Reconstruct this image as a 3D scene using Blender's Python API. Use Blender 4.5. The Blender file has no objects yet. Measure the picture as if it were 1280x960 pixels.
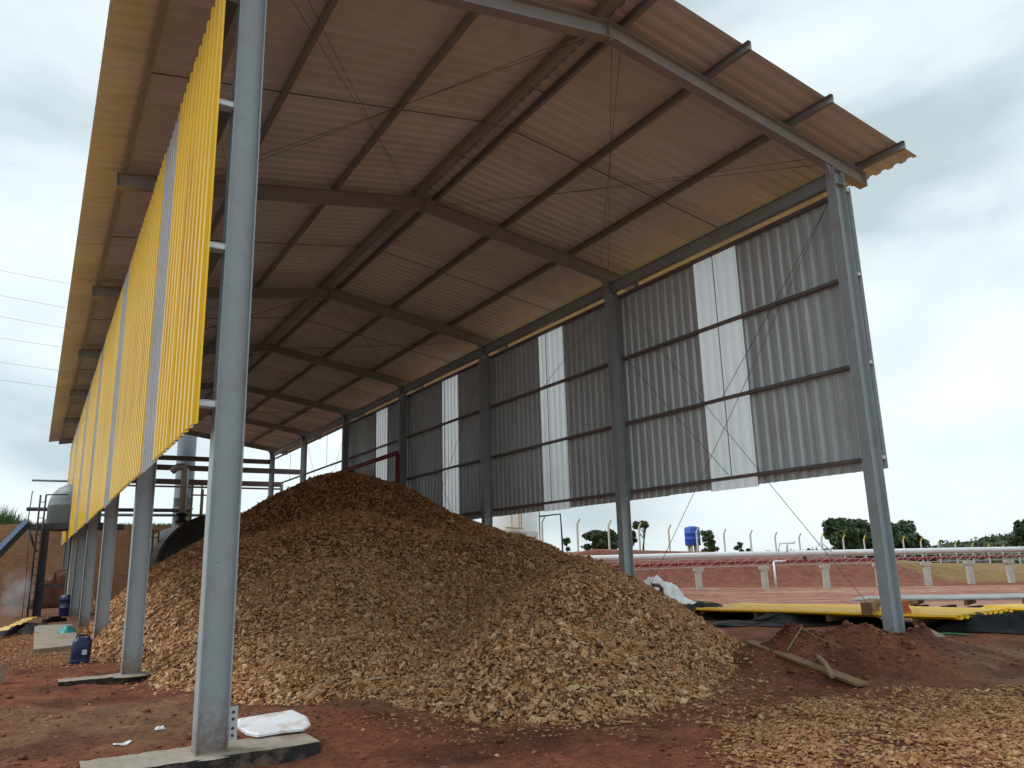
import bpy, math, random
import numpy as np
from mathutils import Vector, Matrix
random.seed(7)
RNG = np.random.default_rng(11)
SC = bpy.context.scene
COL = SC.collection

# ------------------------------------------------------------------ camera
FPX, YAW, PIT, ROL = 958.57, 0.5540, 0.2260, -0.0277
CAM = np.array([-1.5157, -7.7558, 1.6])
BAY, WID = 6.5243, 10.3176
_cy, _sy, _cp, _sp = math.cos(YAW), math.sin(YAW), math.cos(PIT), math.sin(PIT)
FW = np.array([_sy*_cp, _cy*_cp, _sp]); RT0 = np.array([_cy, -_sy, 0.]); UP0 = np.cross(RT0, FW)
RT = math.cos(ROL)*RT0 + math.sin(ROL)*UP0; UP = -math.sin(ROL)*RT0 + math.cos(ROL)*UP0
FH = np.array([_sy, _cy, 0.])
cd = bpy.data.cameras.new('camera'); cam = bpy.data.objects.new('camera', cd); COL.objects.link(cam)
cam.matrix_world = Matrix(((RT[0], UP[0], -FW[0], CAM[0]), (RT[1], UP[1], -FW[1], CAM[1]), (RT[2], UP[2], -FW[2], CAM[2]), (0, 0, 0, 1)))
cd.sensor_width = 36; cd.lens = FPX/1280*36; cd.clip_start = .05; cd.clip_end = 6000
SC.camera = cam

# ------------------------------------------------------------------ sky, sun, exposure
SUN_EL, SUN_AZ = math.radians(52), math.radians(-62)      # azimuth from +Y towards +X
w = bpy.data.worlds.new('World'); SC.world = w; w.use_nodes = True
nt = w.node_tree; nt.nodes.clear()
def N(t, kind, **kw):
    n = t.nodes.new(kind)
    for k, v in kw.items(): setattr(n, k, v)
    return n
out = N(nt, 'ShaderNodeOutputWorld'); bg = N(nt, 'ShaderNodeBackground'); bg.inputs[1].default_value = .1
sky = N(nt, 'ShaderNodeTexSky', sky_type='NISHITA'); sky.sun_disc = False
sky.sun_elevation = SUN_EL; sky.sun_rotation = SUN_AZ; sky.dust_density = 3; sky.altitude = 500
tc = N(nt, 'ShaderNodeTexCoord'); mp = N(nt, 'ShaderNodeMapping'); mp.inputs['Scale'].default_value = (1.25, 1.25, 2.6)
mp.inputs['Location'].default_value = (12.4, 4.1, 9.2)
nz = N(nt, 'ShaderNodeTexNoise'); nz.inputs['Scale'].default_value = 1.7; nz.inputs['Detail'].default_value = 6; nz.inputs['Roughness'].default_value = .5
nz.inputs['Distortion'].default_value = .35
cr = N(nt, 'ShaderNodeValToRGB'); e = cr.color_ramp.elements
e[0].position = .36; e[0].color = (4.9, 5.9, 6.3, 1); e[1].position = .64; e[1].color = (8.9, 9.4, 9.5, 1)
m1 = e = cr.color_ramp.elements.new(.49); m1.color = (7.35, 8.3, 8.6, 1)
mx = N(nt, 'ShaderNodeMix', data_type='RGBA'); mx.inputs[0].default_value = .88
L = nt.links.new
L(tc.outputs['Generated'], mp.inputs[0]); L(mp.outputs[0], nz.inputs['Vector']); L(nz.outputs[0], cr.inputs[0])
L(sky.outputs[0], mx.inputs[6]); L(cr.outputs[0], mx.inputs[7]); L(mx.outputs[2], bg.inputs[0]); L(bg.outputs[0], out.inputs[0])
sd = bpy.data.lights.new('sun', 'SUN'); sd.energy = 1.35; sd.angle = math.radians(24); sd.color = (1, .96, .9)
so = bpy.data.objects.new('sun', sd); COL.objects.link(so)
sdir = Vector((math.sin(SUN_AZ)*math.cos(SUN_EL), math.cos(SUN_AZ)*math.cos(SUN_EL), math.sin(SUN_EL)))
so.rotation_euler = sdir.to_track_quat('Z', 'Y').to_euler()
vs = SC.view_settings; vs.view_transform = 'Standard'; vs.look = 'None'; vs.exposure = .31; vs.gamma = 1
SC.render.engine = 'CYCLES'
SC.cycles.max_bounces = 7; SC.cycles.diffuse_bounces = 5; SC.cycles.glossy_bounces = 3; SC.cycles.transmission_bounces = 5

# ------------------------------------------------------------------ materials
MAT = {}
def mat(name, col, rough=.7, metal=0., var=.12, scale=6., bump=0., bscale=40., col2=None, trans=0., spec=.5, dirt=None, dscale=1.2, stretch=None):
    m = bpy.data.materials.new(name); m.use_nodes = True; t = m.node_tree; b = t.nodes['Principled BSDF']
    b.inputs['Roughness'].default_value = rough; b.inputs['Metallic'].default_value = metal
    b.inputs['Specular IOR Level'].default_value = spec
    tcn = N(t, 'ShaderNodeTexCoord'); src = tcn.outputs['Object']
    if stretch:
        mpn = N(t, 'ShaderNodeMapping'); mpn.inputs['Scale'].default_value = stretch; t.links.new(src, mpn.inputs[0]); src = mpn.outputs[0]
    n = N(t, 'ShaderNodeTexNoise'); n.inputs['Scale'].default_value = scale; n.inputs['Detail'].default_value = 6; n.inputs['Roughness'].default_value = .62
    t.links.new(src, n.inputs['Vector'])
    r = N(t, 'ShaderNodeValToRGB'); a, c = r.color_ramp.elements
    a.position = .3; c.position = .7
    c2 = col2 or tuple(min(1, x*(1+var)) for x in col); c1 = col if col2 else tuple(x*(1-var) for x in col)
    a.color = (*c1, 1); c.color = (*c2, 1)
    t.links.new(n.outputs[0], r.inputs[0]); cur = r.outputs[0]
    if dirt:
        n2 = N(t, 'ShaderNodeTexNoise'); n2.inputs['Scale'].default_value = dscale; n2.inputs['Detail'].default_value = 9; n2.inputs['Roughness'].default_value = .7
        t.links.new(src, n2.inputs['Vector'])
        r2 = N(t, 'ShaderNodeValToRGB'); r2.color_ramp.elements[0].position = .52; r2.color_ramp.elements[1].position = .68
        t.links.new(n2.outputs[0], r2.inputs[0])
        mm = N(t, 'ShaderNodeMix', data_type='RGBA'); t.links.new(r2.outputs[0], mm.inputs[0]); t.links.new(cur, mm.inputs[6]); mm.inputs[7].default_value = (*dirt, 1); cur = mm.outputs[2]
    t.links.new(cur, b.inputs['Base Color'])
    if bump:
        n3 = N(t, 'ShaderNodeTexNoise'); n3.inputs['Scale'].default_value = bscale; n3.inputs['Detail'].default_value = 5
        t.links.new(src, n3.inputs['Vector'])
        bp = N(t, 'ShaderNodeBump'); bp.inputs['Strength'].default_value = bump; bp.inputs['Distance'].default_value = .02
        t.links.new(n3.outputs[0], bp.inputs['Height']); t.links.new(bp.outputs[0], b.inputs['Normal'])
    if trans:
        tr = N(t, 'ShaderNodeBsdfTranslucent'); t.links.new(cur, tr.inputs[0]); ms = N(t, 'ShaderNodeMixShader'); ms.inputs[0].default_value = trans
        o = t.nodes['Material Output']; t.links.new(b.outputs[0], ms.inputs[1]); t.links.new(tr.outputs[0], ms.inputs[2]); t.links.new(ms.outputs[0], o.inputs[0])
    MAT[name] = m; return m
def mat_attr(name, rough=.85, var=.35, scale=25., bump=.3, bscale=60., bdist=.02, spec=.2, mid=None):
    """base colour from the point attribute 'tint', broken up by noise"""
    m = bpy.data.materials.new(name); m.use_nodes = True; t = m.node_tree; b = t.nodes['Principled BSDF']
    b.inputs['Roughness'].default_value = rough; b.inputs['Specular IOR Level'].default_value = spec
    at_ = N(t, 'ShaderNodeAttribute', attribute_name='tint'); tcn = N(t, 'ShaderNodeTexCoord')
    n = N(t, 'ShaderNodeTexNoise'); n.inputs['Scale'].default_value = scale; n.inputs['Detail'].default_value = 8; n.inputs['Roughness'].default_value = .65
    t.links.new(tcn.outputs['Object'], n.inputs['Vector'])
    mr = N(t, 'ShaderNodeMapRange'); mr.inputs[1].default_value = .3; mr.inputs[2].default_value = .7; mr.inputs[3].default_value = 1-var; mr.inputs[4].default_value = 1+var
    t.links.new(n.outputs[0], mr.inputs[0]); fac = mr.outputs[0]
    if mid:
        n4 = N(t, 'ShaderNodeTexNoise'); n4.inputs['Scale'].default_value = mid; n4.inputs['Detail'].default_value = 4
        t.links.new(tcn.outputs['Object'], n4.inputs['Vector'])
        m4 = N(t, 'ShaderNodeMapRange'); m4.inputs[1].default_value = .32; m4.inputs[2].default_value = .68; m4.inputs[3].default_value = .72; m4.inputs[4].default_value = 1.22
        t.links.new(n4.outputs[0], m4.inputs[0]); mu = N(t, 'ShaderNodeMath', operation='MULTIPLY'); t.links.new(fac, mu.inputs[0]); t.links.new(m4.outputs[0], mu.inputs[1]); fac = mu.outputs[0]
    vm = N(t, 'ShaderNodeVectorMath', operation='SCALE'); t.links.new(at_.outputs['Color'], vm.inputs[0]); t.links.new(fac, vm.inputs['Scale'])
    t.links.new(vm.outputs[0], b.inputs['Base Color'])
    if bump:
        n3 = N(t, 'ShaderNodeTexNoise'); n3.inputs['Scale'].default_value = bscale; n3.inputs['Detail'].default_value = 8; n3.inputs['Roughness'].default_value = .7
        t.links.new(tcn.outputs['Object'], n3.inputs['Vector'])
        bp = N(t, 'ShaderNodeBump'); bp.inputs['Strength'].default_value = bump; bp.inputs['Distance'].default_value = bdist
        t.links.new(n3.outputs[0], bp.inputs['Height']); t.links.new(bp.outputs[0], b.inputs['Normal'])
    MAT[name] = m; return m

mat('steel', (.37, .42, .44), .5, 0, .06, 3, .03, 60, dirt=(.33, .34, .33), dscale=2.5)
mat('rafter_steel', (.36, .375, .37), .5, 0, .08, 3)
mat('purlin_steel', (.29, .295, .29), .5, 0, .08, 3)
mat('girt_steel', (.20, .175, .17), .55, 0, .12, 4)
mat('galv', (.62, .65, .66), .4, .3, .08, 8)
mat('yellow_paint', (.82, .51, .010), .24, 0, .05, 1.5, spec=.34, dirt=(.66, .36, .02), dscale=.9, stretch=(1, 1, .3))
mat('sheet_back', (.60, .675, .70), .34, .1, .07, 1.4, dirt=(.52, .56, .57), dscale=1.1, stretch=(1, 1, .35))
mat('roof_under', (.77, .81, .82), .5, 0, .07, .8, dirt=(.65, .68, .67), dscale=.7)
mat('roof_top', (.55, .56, .55), .45, .2, .08, 1)
m = mat('fibreglass', (.84, .86, .87), .4, 0, .04, 2, trans=.4, dirt=(.76, .77, .77), dscale=1.3, stretch=(1, 1, .3), spec=.3)
t = m.node_tree; ms0 = [n for n in t.nodes if n.bl_idname == 'ShaderNodeMixShader'][0]; rf = N(t, 'ShaderNodeBsdfRefraction'); rf.inputs['Color'].default_value = (.95, .96, .96, 1); rf.inputs['Roughness'].default_value = .55; rf.inputs['IOR'].default_value = 1.12
ms1 = N(t, 'ShaderNodeMixShader'); ms1.inputs[0].default_value = .55; t.links.new(ms0.outputs[0], ms1.inputs[1]); t.links.new(rf.outputs[0], ms1.inputs[2]); t.links.new(ms1.outputs[0], t.nodes['Material Output'].inputs[0])
mat('cable', (.21, .185, .165), .5, .3)
mat('concrete', (.33, .29, .24), .9, 0, .2, 5, .35, 60, dirt=(.24, .15, .105), dscale=2.2)
mat('concrete_tar', (.018, .017, .016), .75, 0, .3, 12, .2, 40, dirt=(.22, .15, .11), dscale=3.0)
mat('pale_concrete', (.42, .40, .36), .85, 0, .15, 3, .15, 30, dirt=(.30, .26, .21), dscale=.9)
mat('white_sheet', (.78, .80, .84), .45, 0, .05, 6, .3, 12, dirt=(.50, .40, .33), dscale=3.2)
mat('white_tarp', (.66, .71, .73), .5, 0, .12, 3, .25, 9)
mat('black_tarp', (.014, .015, .017), .6, 0, .3, 5, .5, 14, spec=.12)
mat('earth', (.15, .065, .042), .95, 0, .25, 3, .5, 20)
mat('wood_plank', (.24, .145, .065), .85, 0, .25, 8, .3, 30, stretch=(6, 6, 1), dirt=(.14, .07, .05))
mat('wood_grey', (.27, .20, .14), .9, 0, .3, 20, .3, 40)
mat('brown_pipe', (.12, .065, .055), .5)
mat('red_pipe', (.28, .03, .048), .45, 0, .1)
mat('purple_steel', (.16, .115, .125), .5)
mat('dark_steel', (.035, .035, .042), .6, 0, .3)
mat('silver_pipe', (.72, .75, .77), .35, .15, .06, 2, dirt=(.60, .60, .58))
mat('truss_paint', (.55, .50, .49), .5)
mat('post_concrete', (.55, .54, .50), .9, 0, .15, 4, .2, 20)
mat('fence_tip', (.55, .37, .04), .6)
mat('fence_tip_pale', (.46, .40, .27), .7)
mat('blue_plastic', (.009, .026, .10), .35, 0, .1, 3, dirt=(.03, .05, .13), dscale=4)
mat('blue_tank', (.015, .075, .42), .4)
mat('blue_steel', (.03, .07, .19), .5)
mat('teal_plastic', (.07, .42, .42), .35, 0, .2, 6, trans=.25)
mat('label_white', (.62, .64, .62), .5)
mat('clay_brick', (.52, .115, .05), .85, 0, .15, 10, .2)
mat('boiler_black', (.05, .048, .045), .5, 0, .3, 2)
mat('boiler_clad', (.20, .17, .12), .5, .1, .12, 1)
mat('tank_grey', (.20, .235, .26), .5, .1, .08, 1)
mat('white_tank', (.72, .75, .76), .45, 0, .05, 1)
mat('yellow_rail', (.50, .34, .06), .5)
mat('bark', (.06, .045, .035), .9, 0, .3, 8, .4)
mat('leaf_dark', (.026, .046, .018), .6, 0, .3, 3, col2=(.065, .10, .034))
mat('leaf_mid', (.035, .065, .022), .6, 0, .3, 3, col2=(.08, .12, .035))
mat('grass', (.05, .11, .025), .7, 0, .3, 3, col2=(.10, .19, .04))
mat('bamboo', (.25, .22, .07), .6, 0, .3, 10, col2=(.38, .32, .12))
mat('green_hose', (.02, .20, .09), .4)
mat('wire', (.30, .31, .32), .5)
mat('hill_green', (.022, .036, .022), .9, 0, .3, .05, col2=(.04, .06, .032))
mat_attr('soil', .92, .42, 14, .9, 26, .045, .15, mid=2.1)
mat_attr('clod', .95, .3, 30, .4, 60, .01, .1)
mat_attr('chips', .75, .22, 45, .25, 90, .004, .25)
MAT['yellow_paint'].node_tree.nodes['Principled BSDF'].inputs['Specular Tint'].default_value = (1, .86, .5, 1)
def random_tone(name, lo, hi):
    t = MAT[name].node_tree; b = t.nodes['Principled BSDF']; src = b.inputs['Base Color'].links[0].from_socket
    oi = N(t, 'ShaderNodeObjectInfo'); mr = N(t, 'ShaderNodeMapRange'); mr.inputs[3].default_value = lo; mr.inputs[4].default_value = hi; t.links.new(oi.outputs['Random'], mr.inputs[0])
    vm = N(t, 'ShaderNodeVectorMath', operation='SCALE'); t.links.new(src, vm.inputs[0]); t.links.new(mr.outputs[0], vm.inputs['Scale']); t.links.new(vm.outputs[0], b.inputs['Base Color'])
for nm, lo, hi in (('yellow_paint', .88, 1.05), ('sheet_back', .84, 1.06), ('roof_under', .88, 1.05), ('fibreglass', .9, 1.05)): random_tone(nm, lo, hi)
def mud_splash(name, col, top):
    t = MAT[name].node_tree; b = t.nodes['Principled BSDF']; src = b.inputs['Base Color'].links[0].from_socket
    tcn = N(t, 'ShaderNodeTexCoord'); sp = N(t, 'ShaderNodeSeparateXYZ'); t.links.new(tcn.outputs['Object'], sp.inputs[0])
    n = N(t, 'ShaderNodeTexNoise'); n.inputs['Scale'].default_value = 14; n.inputs['Detail'].default_value = 8; n.inputs['Roughness'].default_value = .75; t.links.new(tcn.outputs['Object'], n.inputs['Vector'])
    mr = N(t, 'ShaderNodeMapRange'); mr.inputs[1].default_value = 0; mr.inputs[2].default_value = top; mr.inputs[3].default_value = .36; mr.inputs[4].default_value = -.1; t.links.new(sp.outputs[2], mr.inputs[0])
    ad = N(t, 'ShaderNodeMath', operation='ADD'); t.links.new(n.outputs[0], ad.inputs[0]); t.links.new(mr.outputs[0], ad.inputs[1])
    r2 = N(t, 'ShaderNodeMapRange'); r2.inputs[1].default_value = .62; r2.inputs[2].default_value = .86; r2.inputs[4].default_value = .75; t.links.new(ad.outputs[0], r2.inputs[0])
    mm = N(t, 'ShaderNodeMix', data_type='RGBA'); t.links.new(r2.outputs[0], mm.inputs[0]); t.links.new(src, mm.inputs[6]); mm.inputs[7].default_value = (*col, 1)
    # scattered rust nicks
    n2 = N(t, 'ShaderNodeTexNoise'); n2.inputs['Scale'].default_value = 22; n2.inputs['Detail'].default_value = 3; t.links.new(tcn.outputs['Object'], n2.inputs['Vector'])
    r3 = N(t, 'ShaderNodeMapRange'); r3.inputs[1].default_value = .735; r3.inputs[2].default_value = .77; t.links.new(n2.outputs[0], r3.inputs[0])
    m2 = N(t, 'ShaderNodeMix', data_type='RGBA'); t.links.new(r3.outputs[0], m2.inputs[0]); t.links.new(mm.outputs[2], m2.inputs[6]); m2.inputs[7].default_value = (.12, .07, .045, 1)
    t.links.new(m2.outputs[2], b.inputs['Base Color'])
mud_splash('steel', (.22, .12, .08), .75)
# earth-coloured retaining wall of fired clay blocks: joints too far off to pick apart
m = mat('retaining', (.36, .19, .10), .9, 0, .22, 1.3, .3, 12, col2=(.47, .27, .155), dirt=(.27, .13, .07), dscale=.5)
t = m.node_tree; b = t.nodes['Principled BSDF']
brk = N(t, 'ShaderNodeTexBrick'); brk.inputs['Scale'].default_value = 1; brk.inputs['Brick Width'].default_value = .4; brk.inputs['Row Height'].default_value = .2; brk.inputs['Mortar Size'].default_value = .012
brk.inputs['Color1'].default_value = (1, 1, 1, 1); brk.inputs['Color2'].default_value = (.86, .86, .86, 1); brk.inputs['Mortar'].default_value = (.72, .70, .68, 1)
tcx = N(t, 'ShaderNodeTexCoord'); mpx = N(t, 'ShaderNodeMapping'); mpx.inputs['Rotation'].default_value = (math.pi/2, 0, 0)
t.links.new(tcx.outputs['Object'], mpx.inputs[0]); t.links.new(mpx.outputs[0], brk.inputs['Vector'])
lk = b.inputs['Base Color'].links[0]; srcs = lk.from_socket; mm = N(t, 'ShaderNodeMix', data_type='RGBA', blend_type='MULTIPLY'); mm.inputs[0].default_value = 1
t.links.new(srcs, mm.inputs[6]); t.links.new(brk.outputs[0], mm.inputs[7]); t.links.new(mm.outputs[2], b.inputs['Base Color'])

# ------------------------------------------------------------------ helpers
def ray(px, py): return FW + RT*(px-640)/FPX - UP*(py-480)/FPX
def at(px, py, D):
    d = ray(px, py); return CAM + d*(D/(d@FH))
def on(px, py, ax, val):
    d = ray(px, py); return CAM + d*((val-CAM[ax])/d[ax])
_LAT = RNG.random((4, 256, 256))
def vnoise(x, y, k=0):
    x = np.asarray(x, float); y = np.asarray(y, float)
    xi = np.floor(x).astype(int); yi = np.floor(y).astype(int); fx = x-xi; fy = y-yi
    fx = fx*fx*(3-2*fx); fy = fy*fy*(3-2*fy); G = _LAT[k]
    a = G[xi % 256, yi % 256]; b_ = G[(xi+1) % 256, yi % 256]; c = G[xi % 256, (yi+1) % 256]; d = G[(xi+1) % 256, (yi+1) % 256]
    return (a*(1-fx)+b_*fx)*(1-fy)+(c*(1-fx)+d*fx)*fy - .5
def fbm(x, y, f, o=4, k=0, g=.5):
    s = 0; a = 1
    for i in range(o):
        s = s + a*vnoise(x*f+17.3*i, y*f-9.1*i, (k+i) % 4); f *= 2.03; a *= g
    return s
def sstep(a, b_, x):
    t_ = np.clip((x-a)/(b_-a), 0, 1); return t_*t_*(3-2*t_)

def ground(x, y, fine=True):
    x = np.asarray(x, float); y = np.asarray(y, float)
    dx, dy = x-CAM[0], y-CAM[1]
    D = dx*_sy+dy*_cy; S = dx*_cy-dy*_sy
    R = np.hypot(dx, dy)
    z = -.09 + 0*x
    far = np.interp(S, [0, 6, 11, 29, 40], [-.06, -.14, -.23, -.56, -.75])
    z = z + (far-z)*sstep(14, 42, D)
    zt = np.interp(S, [2, 6, 14, 20, 27, 32, 40], [2.2, 2.12, 1.75, 1.3, .95, .55, .1])
    m_ = sstep(0, 5, S)
    Db = 45.5+.26*np.clip(S-10, -5, 40)+.6*fbm(S, D, .25, 2, 1)
    bank = sstep(0, 1, (D-Db)/(6.2+np.clip(S-24, 0, 20)*.5))
    z = z+(zt-z)*bank*m_
    zz = np.interp(S, [0, 6, 14, 25, 45, 75, 120], [2.3, 2.25, 1.9, .9, .1, -1.2, -2.2])
    z = z+(zz-z)*sstep(58, 80, D)*m_
    z = z+(-6-z)*sstep(180, 420, R)
    # plateau behind the retaining wall
    z = np.where((y > 45.3) & (S < 0), z+(4.25-z)*sstep(45.3, 45.6, y)*(1-sstep(-6, 0, S)), z)
    # excavated heap round the far-side front column
    def gm(cx, cy, h, rx, ry, pw=1.):
        q = np.sqrt(((x-cx)/rx)**2+((y-cy)/ry)**2); return h*np.clip(1-q, 0, 1)**pw*(1+.0*q)
    bump = np.maximum.reduce([gm(9.35, -.1, .66, 2.3, 1.75, 1.15), gm(8.7, .65, .56, 1.7, 1.3, 1.1), gm(10.5, -.35, .44, 2.0, 1.5, 1.2), gm(11.5, 1.5, .25, 2.3, 1.5)])
    z = z+bump*(1+.5*fbm(x, y, 1.4, 3, 2))
    # low spoil ridges at the left
    z = z+gm(-.6, 7.6, .07, 1.2, .7)+gm(-1.9, 6.2, .10, 1.6, .8)+gm(.6, 6.3, .06, 1.2, .8)
    if fine:
        near = np.exp(-R/30)
        z = z+.10*fbm(x, y, .55, 3, 0)*near+.06*fbm(x, y, 1.9, 4, 1, .6)*near-.05*sstep(.06, .0, abs(fbm(x, y, .6, 3, 3)))*np.exp(-R/14)
        z = z+.045*np.maximum(fbm(x, y, 4.3, 3, 2, .6), -.05)*np.exp(-R/14)+.012*fbm(x, y, 17, 3, 1, .7)*np.exp(-R/10)
        z = z+.06*fbm(x, y, .18, 3, 3)*sstep(40, 55, D)*(1-sstep(300, 400, R))
    return z
def gz(x, y): return float(ground(np.array([x]), np.array([y]))[0])

def obj(name, me, parent=None, loc=(0, 0, 0)):
    o = bpy.data.objects.new(name, me); COL.objects.link(o); o.location = loc
    if parent is not None: o.parent = parent
    return o
def tag(o, label, cat=None, group=None, kind=None):
    if label: o['label'] = label
    if cat: o['category'] = cat
    if group: o['group'] = group
    if kind: o['kind'] = kind
    return o
def thing(name, label, cat, loc=(0, 0, 0), group=None):
    o = bpy.data.objects.new(name, None); COL.objects.link(o); o.location = [float(v) for v in loc]; o.empty_display_size = .2
    return tag(o, label, cat, group)
class MB:
    def __init__(s): s.v = []; s.f = []; s.mi = []; s.sm = []
    def add(s, vs, fs, mi=0, smooth=False):
        n = len(s.v); s.v += [tuple(map(float, q)) for q in vs]; s.f += [[i+n for i in f] for f in fs]; s.mi += [mi]*len(fs); s.sm += [smooth]*len(fs); return s
    def box(s, lo, hi, mi=0):
        x0, y0, z0 = lo; x1, y1, z1 = hi
        return s.add([(x0, y0, z0), (x1, y0, z0), (x1, y1, z0), (x0, y1, z0), (x0, y0, z1), (x1, y0, z1), (x1, y1, z1), (x0, y1, z1)],
                     [(0, 3, 2, 1), (4, 5, 6, 7), (0, 1, 5, 4), (1, 2, 6, 5), (2, 3, 7, 6), (3, 0, 4, 7)], mi)
    def bar(s, a, b_, wd, ht, mi=0, up=(0, 0, 1)):
        a = np.array(a, float); b_ = np.array(b_, float); d = b_-a; d /= np.linalg.norm(d); u = np.array(up, float)
        if abs(d@u) > .97: u = np.array((1., 0, 0))
        r = np.cross(d, u); r /= np.linalg.norm(r); u = np.cross(r, d)
        c = [(-1, -1), (1, -1), (1, 1), (-1, 1)]
        vs_ = [a+r*i*wd/2+u*j*ht/2 for i, j in c]+[b_+r*i*wd/2+u*j*ht/2 for i, j in c]
        return s.add(vs_, [(3, 2, 1, 0), (4, 5, 6, 7), (0, 1, 5, 4), (1, 2, 6, 5), (2, 3, 7, 6), (3, 0, 4, 7)], mi)
    def tube(s, pts, rad, n=10, mi=0, cap=True):
        pts = [np.array(q, float) for q in pts]; rr = rad if hasattr(rad, '__len__') else [rad]*len(pts); vs_ = []; fs = []
        for i, q in enumerate(pts):
            d = pts[min(i+1, len(pts)-1)]-pts[max(i-1, 0)]; d /= np.linalg.norm(d)
            u = np.array((0, 0, 1.)) if abs(d[2]) < .9 else np.array((1., 0, 0)); r = np.cross(d, u); r /= np.linalg.norm(r); u = np.cross(r, d)
            for k in range(n):
                a = 2*math.pi*k/n; vs_.append(q+rr[i]*(math.cos(a)*r+math.sin(a)*u))
        for i in range(len(pts)-1):
            for k in range(n): fs.append((i*n+k, i*n+(k+1) % n, (i+1)*n+(k+1) % n, (i+1)*n+k))
        s.add(vs_, fs, mi, True)
        if cap:
            n0 = len(s.v)-len(vs_); s.f += [[n0+k for k in range(n)][::-1], [n0+(len(pts)-1)*n+k for k in range(n)]]; s.mi += [mi, mi]; s.sm += [False, False]
        return s
    def lathe(s, c, prof, n=24, mi=0):
        vs_ = []; fs = []
        for r, z in prof:
            for k in range(n): a = 2*math.pi*k/n; vs_.append((c[0]+r*math.cos(a), c[1]+r*math.sin(a), c[2]+z))
        for i in range(len(prof)-1):
            for k in range(n): fs.append((i*n+k, i*n+(k+1) % n, (i+1)*n+(k+1) % n, (i+1)*n+k))
        return s.add(vs_, fs, mi, True)
    def mesh(s, name, mats):
        me = bpy.data.meshes.new(name); me.from_pydata(s.v, [], s.f)
        for q in (mats if isinstance(mats, (list, tuple)) else [mats]): me.materials.append(MAT[q])
        me.polygons.foreach_set('material_index', s.mi); me.polygons.foreach_set('use_smooth', s.sm); me.update(); return me
    def build(s, name, mats, parent=None, origin=None):
        """vertices are in world space; the object origin goes to origin (or the parent's place)"""
        base = np.array(parent.matrix_basis.translation if parent is not None else (0, 0, 0), float)
        par = parent
        while par is not None and par.parent is not None: par = par.parent; base = base+np.array(par.matrix_basis.translation)
        org = np.array(origin, float) if origin is not None else base
        s.v = [tuple(np.array(q)-org) for q in s.v]
        return obj(name, s.mesh(name, mats), parent, tuple(org-base))
def np_mesh(name, V, F4, mats, tint=None, smooth=False):
    me = bpy.data.meshes.new(name); nv, nf = len(V), len(F4); k = F4.shape[1]
    me.vertices.add(nv); me.vertices.foreach_set('co', V.astype(np.float32).ravel())
    me.loops.add(nf*k); me.loops.foreach_set('vertex_index', F4.astype(np.int32).ravel())
    me.polygons.add(nf); me.polygons.foreach_set('loop_start', np.arange(0, nf*k, k, dtype=np.int32))
    for q in (mats if isinstance(mats, (list, tuple)) else [mats]): me.materials.append(MAT[q])
    me.update(calc_edges=True)
    if smooth is not False: me.polygons.foreach_set('use_smooth', np.full(nf, True) if smooth is True else smooth)
    if tint is not None:
        a = me.color_attributes.new('tint', 'FLOAT_COLOR', 'POINT'); c = np.ones((nv, 4), np.float32); c[:, :3] = tint; a.data.foreach_set('color', c.ravel())
    me.validate(); return me
ORD = 'first second third fourth fifth sixth seventh eighth ninth tenth eleventh twelfth thirteenth fourteenth fifteenth sixteenth seventeenth eighteenth nineteenth twentieth twenty-first twenty-second twenty-third twenty-fourth twenty-fifth'.split()

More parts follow.
